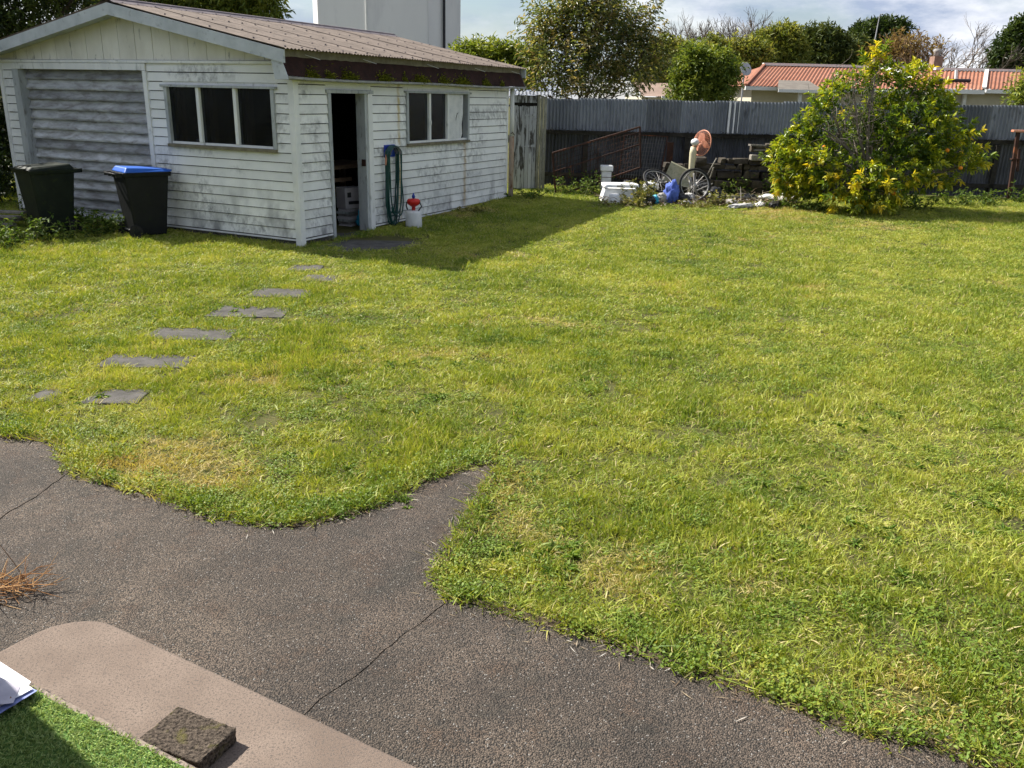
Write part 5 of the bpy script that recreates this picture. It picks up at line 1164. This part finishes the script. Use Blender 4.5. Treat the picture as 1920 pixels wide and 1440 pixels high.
def corr_roof(name, p00, p10, p11, p01, m, parent, pitch=.12):
    """corrugated slope: eave p00->p10, ridge p01->p11"""
    p00, p10, p11, p01 = map(Vector, (p00, p10, p11, p01)); L = (p10 - p00).length; n = max(4, int(L / pitch) * 4); V = []
    nrm = (p10 - p00).cross(p01 - p00).normalized()
    for i in range(n + 1):
        t = i / n; o = nrm * (.018 * math.cos(2 * PI * i / 4)); V += [p00.lerp(p10, t) + o, p01.lerp(p11, t) + o]
    b = MB().add(V, [(2 * i, 2 * i + 2, 2 * i + 3, 2 * i + 1) for i in range(n)]); return b.obj(name, MT[m], parent)
def make_house():
    Y = 29.5
    h = thing('weatherboard_house', 'cream weatherboard house with orange corrugated roof beyond the fence', 'house', (0, 0, 0))
    def x_(px, y=Y): return at(px, 170, y).x
    xa, xb, xc = x_(1415), x_(1838), x_(2080); ze = at(1500, 163, Y).z; ridge_y = Y + 4.2; zr = at(1500, 124, ridge_y).z; ze2 = at(1850, 192, Y).z - 0
    # walls as lapped boards
    wl = MB(); 
    def wall(x0, x1, y, z0, z1, nm='wall'):
        b = MB(); z = z0
        while z < z1: b.hexa([(x0, y - .035, z), (x1, y - .035, z), (x1, y, z), (x0, y, z)], [(x0, y - .01, min(z1, z + .158)), (x1, y - .01, min(z1, z + .158)), (x1, y, min(z1, z + .158)), (x0, y, min(z1, z + .158))]); z += .16
        b.obj(nm, MT['hwall'], h)
    wall(xa, xb, Y + .35, 0, ze); 
    MB().box(xa, xb, Y + .36, Y + 8, 0, ze - .02).obj('body', MT['hwall'], h)
    xe0, xe1 = x_(1397), x_(1762)
    rf = bpy.data.objects.new('roof', None); COL.objects.link(rf); rf.parent = h
    zr1 = at(1430, 123, ridge_y).z; hip = at(1433, 123, ridge_y).x
    # front slope in four sheets runs, hipped left end
    segs = [(.0, .27, 'oroof'), (.27, .55, 'oroof'), (.55, .80, 'oroof'), (.80, 1.0, 'oroof')]
    rx0, rx1 = hip, at(1762, 125, ridge_y).x
    for a, b, m in segs: corr_roof('roof_sheet', (xe0 + (xe1 - xe0) * a, Y, ze + .0), (xe0 + (xe1 - xe0) * b, Y, ze), (rx0 + (rx1 - rx0) * b, ridge_y, zr1), (rx0 + (rx1 - rx0) * a, ridge_y, zr1), m, rf)
    MB().add([(xe0, Y, ze), (hip, ridge_y, zr1), (xe0, Y + 8.4, ze)], [(0, 1, 2)]).obj('hip_end', MT['oroof'], rf); MB().add([(xe0, Y + 8.4, ze), (hip, ridge_y, zr1), (rx1, ridge_y, zr1), (xe1, Y + 8.4, ze)], [(0, 1, 2, 3)]).obj('rear_slope', MT['oroof'], rf)
    MB().bar((hip - .05, ridge_y, zr1 + .05), (rx1, ridge_y, zr1 + .05), .22, .09).obj('ridge_cap', MT['hwhite'], rf)
    MB().bar((xe0, Y - .03, ze + .04), (hip, ridge_y, zr1 + .05), .1, .05).obj('hip_cap', MT['oroof'], rf)
    MB().box(xe0 - .02, xe1 + .02, Y - .12, Y + .0, ze - .13, ze - .015).obj('gutter', MT['hwhite'], rf); MB().box(xe0, xe1, Y + .003, Y + .35, ze - .12, ze - .1).obj('soffit', MT['hwall'], rf)
    # white sheet by the chimney
    q0, q1 = at(1727, 160, Y).x, at(1752, 160, Y).x
    ta = .45
    corr_roof('white_sheet', (at(1728, 140, Y).x, Y + 4.2 * ta, ze + (zr1 - ze) * ta + .05), (at(1758, 140, Y).x + .1, Y + 4.2 * ta, ze + (zr1 - ze) * ta + .05), (at(1758, 140, Y).x + .3, ridge_y - .1, zr1 + .05), (at(1728, 140, Y).x + .1, ridge_y - .1, zr1 + .05), 'hwhite', rf)
    # lower right wing
    yw = Y - .8; zw = at(1850, 168, yw).z; yr2 = yw + 3.6; zrw = at(1850, 134, yr2).z
    wx0, wx1, wx2 = at(1745, 168, yw).x, at(1843, 168, yw).x, at(2100, 168, yw).x; rx0_, rx1_, rx2_ = at(1752, 134, yr2).x, at(1848, 134, yr2).x, at(2110, 134, yr2).x
    corr_roof('roof_sheet', (wx0, yw, zw), (wx1, yw, zw), (rx1_, yr2, zrw), (rx0_, yr2, zrw), 'oroof', rf); corr_roof('roof_sheet', (wx1 + .08, yw, zw + .02), (wx2, yw, zw + .02), (rx2_, yr2, zrw + .02), (rx1_ + .08, yr2, zrw + .02), 'oroof', rf)
    MB().bar((wx1 + .03, yw, zw + .06), (rx1_ + .03, yr2, zrw + .06), .12, .05).obj('valley_cap', MT['hwhite'], rf); MB().bar((rx0_, yr2, zrw + .05), (rx2_, yr2, zrw + .05), .2, .08).obj('ridge_cap', MT['hwhite'], rf)
    MB().box(wx0, wx1, yw - .14, yw, zw - .14, zw - .02).obj('gutter', MT['hwhite'], rf); MB().box(wx1 + .05, wx2, yw - .12, yw + .02, zw - .11, zw).obj('gutter', MT['hwhite'], rf)
    wall(at(1740, 180, yw + .4).x, at(1915, 180, yw + .4).x, yw + .4, 0, zw - .1)
    MB().box(at(1740, 180, yw + .4).x, at(1915, 180, yw + .4).x, yw + .41, yw + 6, 0, zw - .1).obj('body', MT['hwall'], h)
    q = at(1816, 180, yw); MB().box(q.x - .05, q.x + .05, yw + .2, yw + .3, 0, zw - .14).obj('porch_post', MT['hwhite'], h)
    # dark ventilator on the wing roof
    t_ = .33; A = Vector((at(1748, 155, yw + 1.1).x, yw + 1.15, zw + (zrw - zw) * t_ + .06)); B = Vector((at(1820, 155, yw + 1.1).x, yw + 1.15, A.z)); MB().tube([A, B], .055, 8).obj('vent_tube', MT['cable'], rf)
    q = at(1793, 148, yw + 1.6); MB().tube([(q.x, yw + 1.6, zw + .2), (q.x, yw + 1.7, zw + .62)], .05, 8).obj('vent_pipe', MT['hwhite'], rf)
    # porch canopy on the left
    p0, p1 = at(1458, 168, Y - 1.3).x, at(1545, 168, Y - 1.3).x; zp = at(1500, 168, Y - 1.3).z
    MB().hexa([(p0, Y - 1.3, zp - .04), (p1, Y - 1.3, zp - .04), (p1, Y + .3, ze + .12), (p0 + .45, Y + .3, ze + .12)], [(p0, Y - 1.3, zp + .0), (p1, Y - 1.3, zp + .0), (p1, Y + .3, ze + .2), (p0 + .45, Y + .3, ze + .2)]).obj('porch_roof', MT['hgrey'], h)
    MB().box(p0 + .02, p1, Y - 1.34, Y - 1.302, zp - .09, zp + .0).obj('porch_fascia', MT['hwhite'], h)
    q = at(1500, 180, Y - 1.1); MB().box(q.x - .05, q.x + .05, Y - 1.15, Y - 1.05, 0, zp - .05).obj('porch_post', MT['hwhite'], h)
    # chimney
    q = at(1756, 110, ridge_y); ch = MB().box(q.x - .16, q.x + .16, ridge_y - .2, ridge_y + .2, zr1 - .4, at(1756, 106, ridge_y).z).obj('chimney', MT['chim'], h); zc = at(1756, 106, ridge_y).z
    MB().lathe([(.13, 0), (.11, .12), (.15, .16), (.12, .26)], 14, Matrix.Translation((q.x, ridge_y, zc))).obj('chimney_pot', MT['greycloth'], ch, True)
    # satellite dish on a mast, aerial far behind
    q = at(1397, 130, 28.5); sd = thing('satellite_dish', 'round grey satellite dish on a pole left of the orange roof', 'satellite dish', (q.x, 28.5, .1)); zc = q.z - .1
    ax = Vector((.35, -.9, .35)).normalized(); R = Vector((0, 0, 1)).rotation_difference(ax).to_matrix().to_4x4(); prof = [(.02, 0), (.1, .006), (.2, .03), (.21, .034), (.2, .04), (.1, .016), (.02, .01)]
    MB().lathe(prof, 24, Matrix.Translation((0, 0, zc)) @ R).obj('dish', MT['dish'], sd, True); MB().tube([(0, .08, 0), (0, .08, zc)], .025, 8).obj('mast', MT['dish'], sd); MB().tube([(0, 0, zc - .15), Vector((0, 0, zc)) + ax * .25], .01, 6).obj('feed_arm', MT['dish'], sd)
    q = at(1641, 62, 60); an = thing('radio_aerial', 'thin radio aerial mast on the skyline in front of the cypress', 'aerial', (q.x, 60, .1)); zt = at(1641, 32, 60).z; MB().tube([(-.25, 0, 0), (.05, 0, zt * .8), (.12, 0, zt), (.3, 0, zt + .12)], [.06, .04, .025, .02], 6).obj('mast', MT['dish'], an)
    MB().tube([(-.3, 0, zt * .72), (.4, 0, zt * .72)], .02, 6).obj('crossbar', MT['dish'], an)
    # second house glimpsed between the trees
    Yb = 31; b = thing('neighbour_house', 'low brown roofed house glimpsed between the trees above the fence', 'house', (0, 0, 0))
    a0, a1 = at(1205, 180, Yb).x, at(1300, 180, Yb).x; z0 = at(1250, 181, Yb).z; z1 = at(1250, 156, Yb + 3).z
    MB().add([(a0, Yb, z0), (a1, Yb, z0), (a1 - .4, Yb + 3, z1), (a0, Yb + 3, z1)], [(0, 1, 2, 3)]).obj('roof', MT['broof'], b); MB().box(at(1240, 182, Yb).x, a1 + .05, Yb - .1, Yb - .002, z0 - .1, z0 + .02).obj('gutter', MT['hwhite'], b); MB().box(a0, a1, Yb + .1, Yb + 5, 0, z0 - .03).obj('wall', MT['hwall'], b)
make_house()

# ------------------------------------------------------------------ weeds and low plants
def weed_clump(name, label, px, r, h, N, m, seed, L=.07, W=.035, group=None, cat='weeds', base=None):
    g = np.random.default_rng(seed); P = base or gnd(*px); t = thing(name, label, cat, P, 0, group)
    st = MB(); Bs = []; Ds = []
    for i in range(max(5, N // 14)):
        a = g.uniform(0, 2 * PI); d = Vector((math.cos(a) * r * g.uniform(.3, 1), math.sin(a) * r * g.uniform(.3, .9), h * g.uniform(.4, 1))); o = Vector((g.normal(0, r * .4), g.normal(0, r * .35), -.02))
        pth = limb(st, o, o + d, .006, .002, g, .1, 4, 5)
        for q in pth[1:]:
            for _ in range(3): Bs.append(q); Ds.append((g.normal(0, 1), g.normal(-.1, 1), g.normal(.35, .5)))
    st.obj('stems', MT['weedstem'], t); n = len(Bs)
    v, f = leaves(np.array([tuple(q) for q in Bs]), np.array(Ds), g.uniform(.6, 1.3, n) * L, W * g.uniform(.7, 1.2, n), .25, .2, g)
    link('leaves', np_mesh('leaves', v, f, MT[m], np.repeat(g.random(n), 4)), t)
MT['dirt'] = M('edge_dirt', (.05, .038, .026), (.1, .078, .055), 30, .95, 1.0, 120, c3=(.16, .13, .09), c3s=60, spec=.05)
MT['weedstem'] = M('weed_stem', (.08, .1, .03), (.13, .13, .05), 10, .8, .1, 50)
MT['lawnweed'] = leafmat('lawn_weed_leaf', [(0, (.06, .12, .014)), (.5, (.12, .2, .028)), (1, (.25, .3, .08))], .6, .3, .15)
MT['weedy'] = leafmat('pale_weed', [(0, (.08, .09, .02)), (.5, (.17, .17, .045)), (1, (.3, .26, .09))], .55, .3, .3)
for i, (px, r, h, N, lab) in enumerate((((40, 455), .35, .4, 260, 'leafy weeds in front of the green bin'), ((105, 452), .3, .35, 240, 'leafy weeds at the foot of the green bin'), ((10, 465), .3, .3, 220, 'leafy weeds at the far left lawn edge'), ((175, 440), .3, .38, 260, 'leafy weeds between the two bins'), ((150, 425), .3, .3, 200, 'shaded weeds behind the green bin near the garage door'), ((215, 438), .22, .3, 180, 'leafy weeds touching the black bin'), ((75, 420), .3, .55, 160, 'tall sprouting weed left of the green bin'))):
    weed_clump('weed_clump', lab, px, r, h, N, 'weed', 100 + i)
for i, (px, r, h, N, m, lab) in enumerate((((1200, 384), .22, .5, 420, 'weedy', 'yellowing vine heap beside the bath'), ((1190, 388), .2, .22, 260, 'weedy', 'low yellow weeds in front of the bath'), ((1300, 389), .3, .16, 260, 'weedy', 'low weeds under the upright wheel'), ((1345, 386), .2, .3, 200, 'weedy', 'weeds right of the upright wheel'), ((1372, 365), .35, .45, 320, 'weed', 'dark green weeds before the rubble wall'), ((1440, 366), .35, .5, 420, 'weed', 'leafy green plant behind the white sacks'), ((1462, 388), .28, .16, 300, 'weed', 'dark low weeds in front of the white sacks'),
                                           ((1075, 366), .4, .4, 300, 'weed', 'shaded weeds below the bed frame'), ((1110, 362), .4, .5, 300, 'weed', 'tall shaded weeds inside the bed frame'), ((990, 372), .35, .22, 260, 'weed', 'shaded weeds at the foot of the plank gate'), ((1520, 395), .35, .25, 300, 'weed', 'low weeds at the left foot of the citrus tree'), ((1700, 392), .5, .3, 400, 'weed', 'low weeds under the right side of the citrus tree'), ((1790, 385), .45, .4, 360, 'weed', 'weeds along the fence right of the citrus tree'), ((1850, 384), .35, .35, 300, 'weed', 'weeds left of the rusty post'), ((1912, 380), .3, .45, 240, 'weed', 'leafy plant at the foot of the rusty post'), ((880, 398), .3, .12, 160, 'weedy', 'dry weeds along the shed wall'))):
    weed_clump('weed_clump', lab, px, r, h, N, m, 130 + i)

# ------------------------------------------------------------------ grass
def clump(name, n, R, h, wd, m, seed, lean=.6, broad=0.):
    g = np.random.default_rng(seed); a = g.uniform(0, 2 * PI, n); r = R * np.sqrt(g.random(n)); B = np.stack([r * np.cos(a), r * np.sin(a), np.full(n, -.004)], 1)
    az = g.uniform(0, 2 * PI, n); le = np.abs(g.normal(lean, .35, n)); D = unit(np.stack([np.cos(az) * le, np.sin(az) * le, np.ones(n)], 1))
    L = h * (.45 + .9 * g.random(n)); W = wd * (.6 + .8 * g.random(n)); S = unit(np.cross(D, np.stack([np.cos(az + g.normal(0, .8, n)), np.sin(az), np.zeros(n)], 1) + 1e-3))
    S = unit(np.cross(D, g.normal(0, 1, (n, 3)))); bend = np.stack([np.cos(az), np.sin(az), -.5 * np.ones(n)], 1) * (L * g.uniform(.1, .5, n))[:, None]
    mid = B + D * (L * .55)[:, None] + bend * .25; tip = B + D * L[:, None] + bend; hw = S * (W / 2)[:, None]
    v = np.stack([B - hw, B + hw, mid + hw * .9, mid - hw * .9, tip], 1).reshape(-1, 3); o = (np.arange(n) * 5)[:, None]
    f = np.concatenate([o + np.array([[0, 1, 2]]), o + np.array([[0, 2, 3]]), o + np.array([[3, 2, 4]])], 0)
    return bpy.data.objects.new(name, np_mesh(name, v, f, m, np.repeat(g.random(n), 5)))
def rosette(name, n, R, m, seed):
    g = np.random.default_rng(seed); az = np.linspace(0, 2 * PI, n, endpoint=False) + g.normal(0, .25, n); el = g.uniform(.12, .8, n)
    D = np.stack([np.cos(az), np.sin(az), el], 1); B = np.zeros((n, 3)); v, f = leaves(B, D, R * g.uniform(.6, 1.1, n), R * g.uniform(.2, .32, n), .3, .15, g); return bpy.data.objects.new(name, np_mesh(name, v, f, m, np.repeat(g.random(n), 4)))
def cloverclump(name, n, R, h, m, seed):
    g = np.random.default_rng(seed); a = g.uniform(0, 2 * PI, n); r = R * np.sqrt(g.random(n)); B = np.stack([r * np.cos(a), r * np.sin(a), g.uniform(.2, 1, n) * h], 1)
    D = np.stack([np.cos(a * 7), np.sin(a * 7), g.normal(.15, .3, n)], 1); v, f = leaves(B, D, g.uniform(.009, .018, n), g.uniform(.008, .014, n), .1, .1, g); return bpy.data.objects.new(name, np_mesh(name, v, f, m, np.repeat(g.random(n), 4)))

def scatter(name, label, P, rot, scl, objs):
    """one 'stuff' object: points that carry clump instances through geometry nodes"""
    me = bpy.data.meshes.new(name); me.vertices.add(len(P)); me.vertices.foreach_set('co', np.asarray(P, np.float32).ravel())
    a = me.attributes.new('rot', 'FLOAT_VECTOR', 'POINT'); a.data.foreach_set('vector', np.asarray(rot, np.float32).ravel())
    a = me.attributes.new('scl', 'FLOAT_VECTOR', 'POINT'); a.data.foreach_set('vector', np.asarray(scl, np.float32).ravel())
    a = me.attributes.new('pick', 'INT', 'POINT'); a.data.foreach_set('value', np.random.default_rng(1).integers(0, len(objs), len(P)).astype(np.int32))
    c = bpy.data.collections.new(name + '_clumps')
    for o in objs: c.objects.link(o)
    ng = bpy.data.node_groups.new(name, 'GeometryNodeTree'); ng.interface.new_socket('Geometry', in_out='INPUT', socket_type='NodeSocketGeometry'); ng.interface.new_socket('Geometry', in_out='OUTPUT', socket_type='NodeSocketGeometry')
    N = ng.nodes; i = N.new('NodeGroupInput'); o = N.new('NodeGroupOutput'); ip = N.new('GeometryNodeInstanceOnPoints'); ci = N.new('GeometryNodeCollectionInfo'); ci.inputs[0].default_value = c; ci.inputs['Separate Children'].default_value = True; ci.inputs['Reset Children'].default_value = True
    def na(nm, ty):
        q = N.new('GeometryNodeInputNamedAttribute'); q.data_type = ty; q.inputs[0].default_value = nm; return q.outputs[0]
    L = ng.links.new; L(i.outputs[0], ip.inputs['Points']); L(ci.outputs[0], ip.inputs['Instance']); ip.inputs['Pick Instance'].default_value = True
    L(na('pick', 'INT'), ip.inputs['Instance Index'])
    er = N.new('FunctionNodeEulerToRotation'); L(na('rot', 'FLOAT_VECTOR'), er.inputs[0]); L(er.outputs[0], ip.inputs['Rotation']); L(na('scl', 'FLOAT_VECTOR'), ip.inputs['Scale']); L(ip.outputs[0], o.inputs[0])
    ob = link(name, me); md = ob.modifiers.new('grow', 'NODES'); md.node_group = ng; tag(ob, label, 'grass', kind='stuff'); return ob

def vnoise(X, Y, s, seed):
    """cheap smooth value noise"""
    g = np.random.default_rng(seed); T_ = g.random((64, 64)); x = X * s + 500; y = Y * s + 500; xi = np.floor(x).astype(int); yi = np.floor(y).astype(int); fx = x - xi; fy = y - yi; fx = fx * fx * (3 - 2 * fx); fy = fy * fy * (3 - 2 * fy)
    f = lambda a, b: T_[a % 64, b % 64]
    return (f(xi, yi) * (1 - fx) + f(xi + 1, yi) * fx) * (1 - fy) + (f(xi, yi + 1) * (1 - fx) + f(xi + 1, yi + 1) * fx) * fy

def make_grass():
    g = np.random.default_rng(99)
    def cand(y0, y1, dens):
        W = .64 * y1 + 2.6; n = int((y1 - y0) * 2 * W * dens); X = g.uniform(-W, W, n); Y = g.uniform(y0, y1, n); k = np.abs(X) < .64 * Y + 2.6; return X[k], Y[k]
    parts = [cand(1.6, 4.5, 330), cand(4.5, 8, 240), cand(8, 13, 150), cand(13, 20.6, 115)]
    X = np.concatenate([p[0] for p in parts]); Y = np.concatenate([p[1] for p in parts])
    k = ~inpoly(X, Y, PATIO_OUT)
    # rough outline along the patio
    ed = edgedist(X, Y, [(q.x, q.y) for q in EDGE] + [(9, -3), (9, 30), (-12, 30), (-12, 4.9)])
    k &= (ed > .03 * vnoise(X, Y, 9, 3)) | (g.random(len(X)) < .3)
    P2 = np.stack([X, Y], 1) - np.array([C0.x, C0.y]); lx = P2 @ np.array([DR.x, DR.y]); ly = P2 @ np.array([DL.x, DL.y])
    k &= ~((lx > -.02) & (lx < 6.7) & (ly > -.03) & (ly < 6.2))
    for x0, x1, y0, y1 in PAVERS:
        mx = .035 * vnoise(X, Y, 12, 5); k &= ~((X > x0 + mx) & (X < x1 - mx) & (Y > y0 - .05 + mx) & (Y < y0 + (y1 - y0) * .95 - mx))
    sl = [gnd(x, y) for x, y in ((605, 464), (640, 452), (700, 442), (740, 442), (795, 450), (785, 460), (740, 468), (650, 472))]; k &= ~inpoly(X, Y, [(q.x, q.y) for q in sl])
    k &= ~((vnoise(X, Y, 11, 41) < .14) & (Y < 13) & (g.random(len(X)) < .75))
    k &= Y < 20.55 - .05 * X
    X, Y, ed, lx, ly = X[k], Y[k], ed[k], lx[k], ly[k]; n = len(X); Z = np.array([gz(a, b) for a, b in zip(X, Y)])
    # dryness map: soft patches plus known worn spots
    dry = .55 * vnoise(X, Y, 1.1, 11) + .45 * vnoise(X, Y, 3.2, 12)
    for px, py, r, s in ((300, 870, .5, .5), (420, 900, .3, .35), (985, 995, .2, .5), (960, 900, .22, .4), (1090, 1080, .25, .35), (430, 720, .35, .3), (330, 850, .35, .4), (1450, 408, .9, .55), (1500, 400, .8, .4), (880, 395, .7, .5), (860, 430, .5, .35), (1700, 430, 1.2, .35), (1350, 1290, .15, .5), (1600, 1375, .2, .45), (1760, 1400, .2, .4), (100, 470, .6, .4)):
        q = gnd(px, py); dry += s * np.exp(-((X - q.x) ** 2 + (Y - q.y) ** 2) / (r * r))
    dry += .18 * (ed < .12) * vnoise(X, Y, 5, 17)
    pd = np.clip((dry - .66) / .3, 0, 1) * .8
    isdry = g.random(n) < pd
    nearedge = (ed < .22) & ~isdry
    iscl = (g.random(n) < np.where(nearedge, .55, .10)) & (vnoise(X, Y, 2.2, 23) > np.where(nearedge, .25, .5)) & ~isdry & (Y < 9)
    tall = .55 + .8 * vnoise(X, Y, 1.7, 31) * vnoise(X, Y, 5.5, 32) * 2.4 + .35 * (ed < .1)
    tuft = g.random(n) < .035; tall = tall * np.where(tuft, 1.7, 1.0)
    sc = tall * g.uniform(.75, 1.2, n)
    P = np.stack([X, Y, Z], 1); rot = np.stack([g.normal(0, .12, n), g.normal(0, .12, n), g.uniform(0, 2 * PI, n)], 1)
    w = g.uniform(.85, 1.2, n) * np.where(Y > 8, 1.25, 1.0); S = np.stack([w, w, sc], 1)
    near = Y < 6.5
    G1 = [clump('blade_clump', 78, .085, .038, .0034, MT['grass'], 200 + i) for i in range(6)] + [clump('coarse_clump', 36, .085, .05, .0065, MT['grass'], 210 + i, .8) for i in range(3)]; G2 = [clump('blade_clump_far', 60, .11, .040, .0055, MT['grass'], 220 + i) for i in range(6)]
    a = near & ~isdry & ~iscl; b = ~near & ~isdry & ~iscl
    scatter('grass', 'short green lawn grass near the patio', P[a], rot[a], S[a], G1); scatter('grass', 'short green lawn grass towards the shed and fence', P[b], rot[b], S[b], G2)
    D1 = [clump('dry_clump', 60, .09, .034, .004, MT['drygrass'], 240 + i, .9) for i in range(5)]; scatter('dry_grass', 'dry straw coloured patches of lawn grass', P[isdry], rot[isdry], S[isdry], D1)
    C1 = [cloverclump('clover_clump', 90, .085, .035, MT['clover'], 260 + i) for i in range(5)]; scatter('clover', 'low clover and creeping weeds in the lawn', P[iscl], rot[iscl], S[iscl], C1)
    # long runners leaning over the concrete
    E_p = []; E_r = []; E_s = []
    for i in range(len(EDGE) - 1):
        p, q = EDGE[i], EDGE[i + 1]; L = (q - p).length
        for _ in range(int(L * 95)):
            t = g.random(); c = p.lerp(q, t); nr = Vector((-(q - p).y, (q - p).x, 0)).normalized(); c = c + nr * g.normal(.022, .022); E_p.append((c.x, c.y, .0)); E_r.append((g.normal(0, .35), g.normal(0, .35), g.uniform(0, 6.3))); s = g.uniform(.6, 1.4); E_s.append((s, s, s))
    R1 = [clump('runner_clump', 16, .04, .075, .0045, MT['grass'], 280 + i, 1.1) for i in range(4)] + [clump('runner_clump', 14, .04, .07, .003, MT['drygrass'], 290 + i, 1.5) for i in range(2)] + [cloverclump('runner_clover', 60, .06, .04, MT['clover'], 295 + i) for i in range(3)] + [clump('runner_mat', 45, .06, .05, .004, MT['grass'], 305 + i, .9) for i in range(3)]
    scatter('edge_grass', 'long ragged grass overhanging the patio edge', np.array(E_p), np.array(E_r), np.array(E_s), R1)
    pv_p = []
    for x0, x1, y0, y1 in PAVERS:
        for _ in range(46):
            s = g.random(); pv_p.append((g.uniform(x0 - .08, x1 + .08), (y1 if s < .7 else y0) + g.normal(0, .03), gz(0, y0)))
    pv_p = np.array(pv_p); m_ = len(pv_p); scatter('paver_grass', 'longer tufts of grass around the stepping pavers', pv_p, np.stack([g.normal(0, .3, m_), g.normal(0, .3, m_), g.uniform(0, 6, m_)], 1), np.repeat(g.uniform(.5, 1.0, (m_, 1)), 3, 1), [clump('runner_b', 16, .04, .075, .005, MT['grass'], 300 + i, 1.0) for i in range(3)] + [clump('runner_c', 14, .05, .06, .004, MT['drygrass'], 310, 1.4)])
    V = []; tot = 0
    for i in range(len(EDGE) - 1):
        p, q = EDGE[i], EDGE[i + 1]; L = (q - p).length; nr = Vector((-(q - p).y, (q - p).x, 0)).normalized(); m_ = max(2, int(L / .02))
        for k_ in range(m_):
            c = p.lerp(q, k_ / m_); j = g.normal(0, .008); wv = .012 + .03 * float(vnoise(np.array([c.x]), np.array([c.y]), 7, 71)[0])
            V += [c - nr * (wv * .6 + abs(j)), c + nr * .008 + Vector((0, 0, .004 + g.uniform(0, .005))), c + nr * .035]
    V = [Vector((v.x, v.y, max(.0145, v.z + .006))) for v in V]; m_ = len(V) // 3
    lip = MB().add(V, [(i * 3 + t, i * 3 + t + 1, i * 3 + t + 4, i * 3 + t + 3) for i in range(m_ - 1) for t in range(2)]).obj('soil_lip', MT['dirt'], None); tag(lip, 'crumbly soil lip along the grass edge of the patio', 'soil', kind='stuff')
    N = 900; ci = g.integers(0, len(EDGE) - 1, N * 3); LL = np.array([(EDGE[i + 1] - EDGE[i]).length for i in range(len(EDGE) - 1)]); ci = g.choice(len(EDGE) - 1, N, p=LL / LL.sum()); B = []
    for i in ci:
        p, q = EDGE[i], EDGE[i + 1]; nr = Vector((-(q - p).y, (q - p).x, 0)).normalized(); c = p.lerp(q, g.random()) - nr * abs(g.normal(0, .07)); B.append((c.x, c.y, .019))
    v, f = leaves(np.array(B), g.normal(0, 1, (N, 3)) * np.array([1, 1, .06]), g.uniform(.01, .07, N), g.uniform(.002, .005, N), 0, .1, g); v[:, 2] = np.maximum(v[:, 2], .0165)
    tag(link('grass_clippings', np_mesh('grass_clippings', v, f, MT['litter'], np.repeat(g.random(N), 4))), 'dry grass clippings lying on the patio beside the lawn', 'clippings', kind='stuff')
    # broad leaved rosettes
    spots = [(1010, 1040), (1030, 1065), (985, 1030), (1580, 785), (1560, 800), (1720, 855), (1640, 1000), (1800, 980), (990, 645), (760, 680), (1185, 640), (1495, 712), (980, 780), (1510, 690), (640, 660), (1225, 610), (1880, 520), (800, 745), (850, 690), (610, 715), (1240, 780), (1690, 1100), (1440, 900), (560, 855), (1330, 560), (1700, 620), (1150, 560), (940, 830), (700, 950), (690, 900), (1870, 950), (1660, 770), (430, 580), (380, 580), (320, 610), (150, 1010 - 260), (1260, 920), (1110, 720)]
    W_p = []; W_s = []
    for px, py in spots:
        q = gnd(px, py)
        for _ in range(g.integers(4, 9)): W_p.append((q.x + g.normal(0, .12), q.y + g.normal(0, .10), q.z + .006)); s = g.uniform(.45, .95); W_s.append((s, s, s))
    for _ in range(150):
        i = g.integers(0, n); W_p.append((X[i], Y[i], Z[i] + .004)); s = g.uniform(.35, .8); W_s.append((s, s, s))
    m_ = len(W_p); scatter('lawn_weeds', 'broad leaved rosette weeds scattered in the lawn', np.array(W_p), np.stack([g.normal(0, .15, m_), g.normal(0, .15, m_), g.uniform(0, 6, m_)], 1), np.array(W_s), [rosette('rosette', 16 + 2 * i, .075, MT['lawnweed'], 320 + i) for i in range(4)])
    print('grass instances', n)
make_grass()
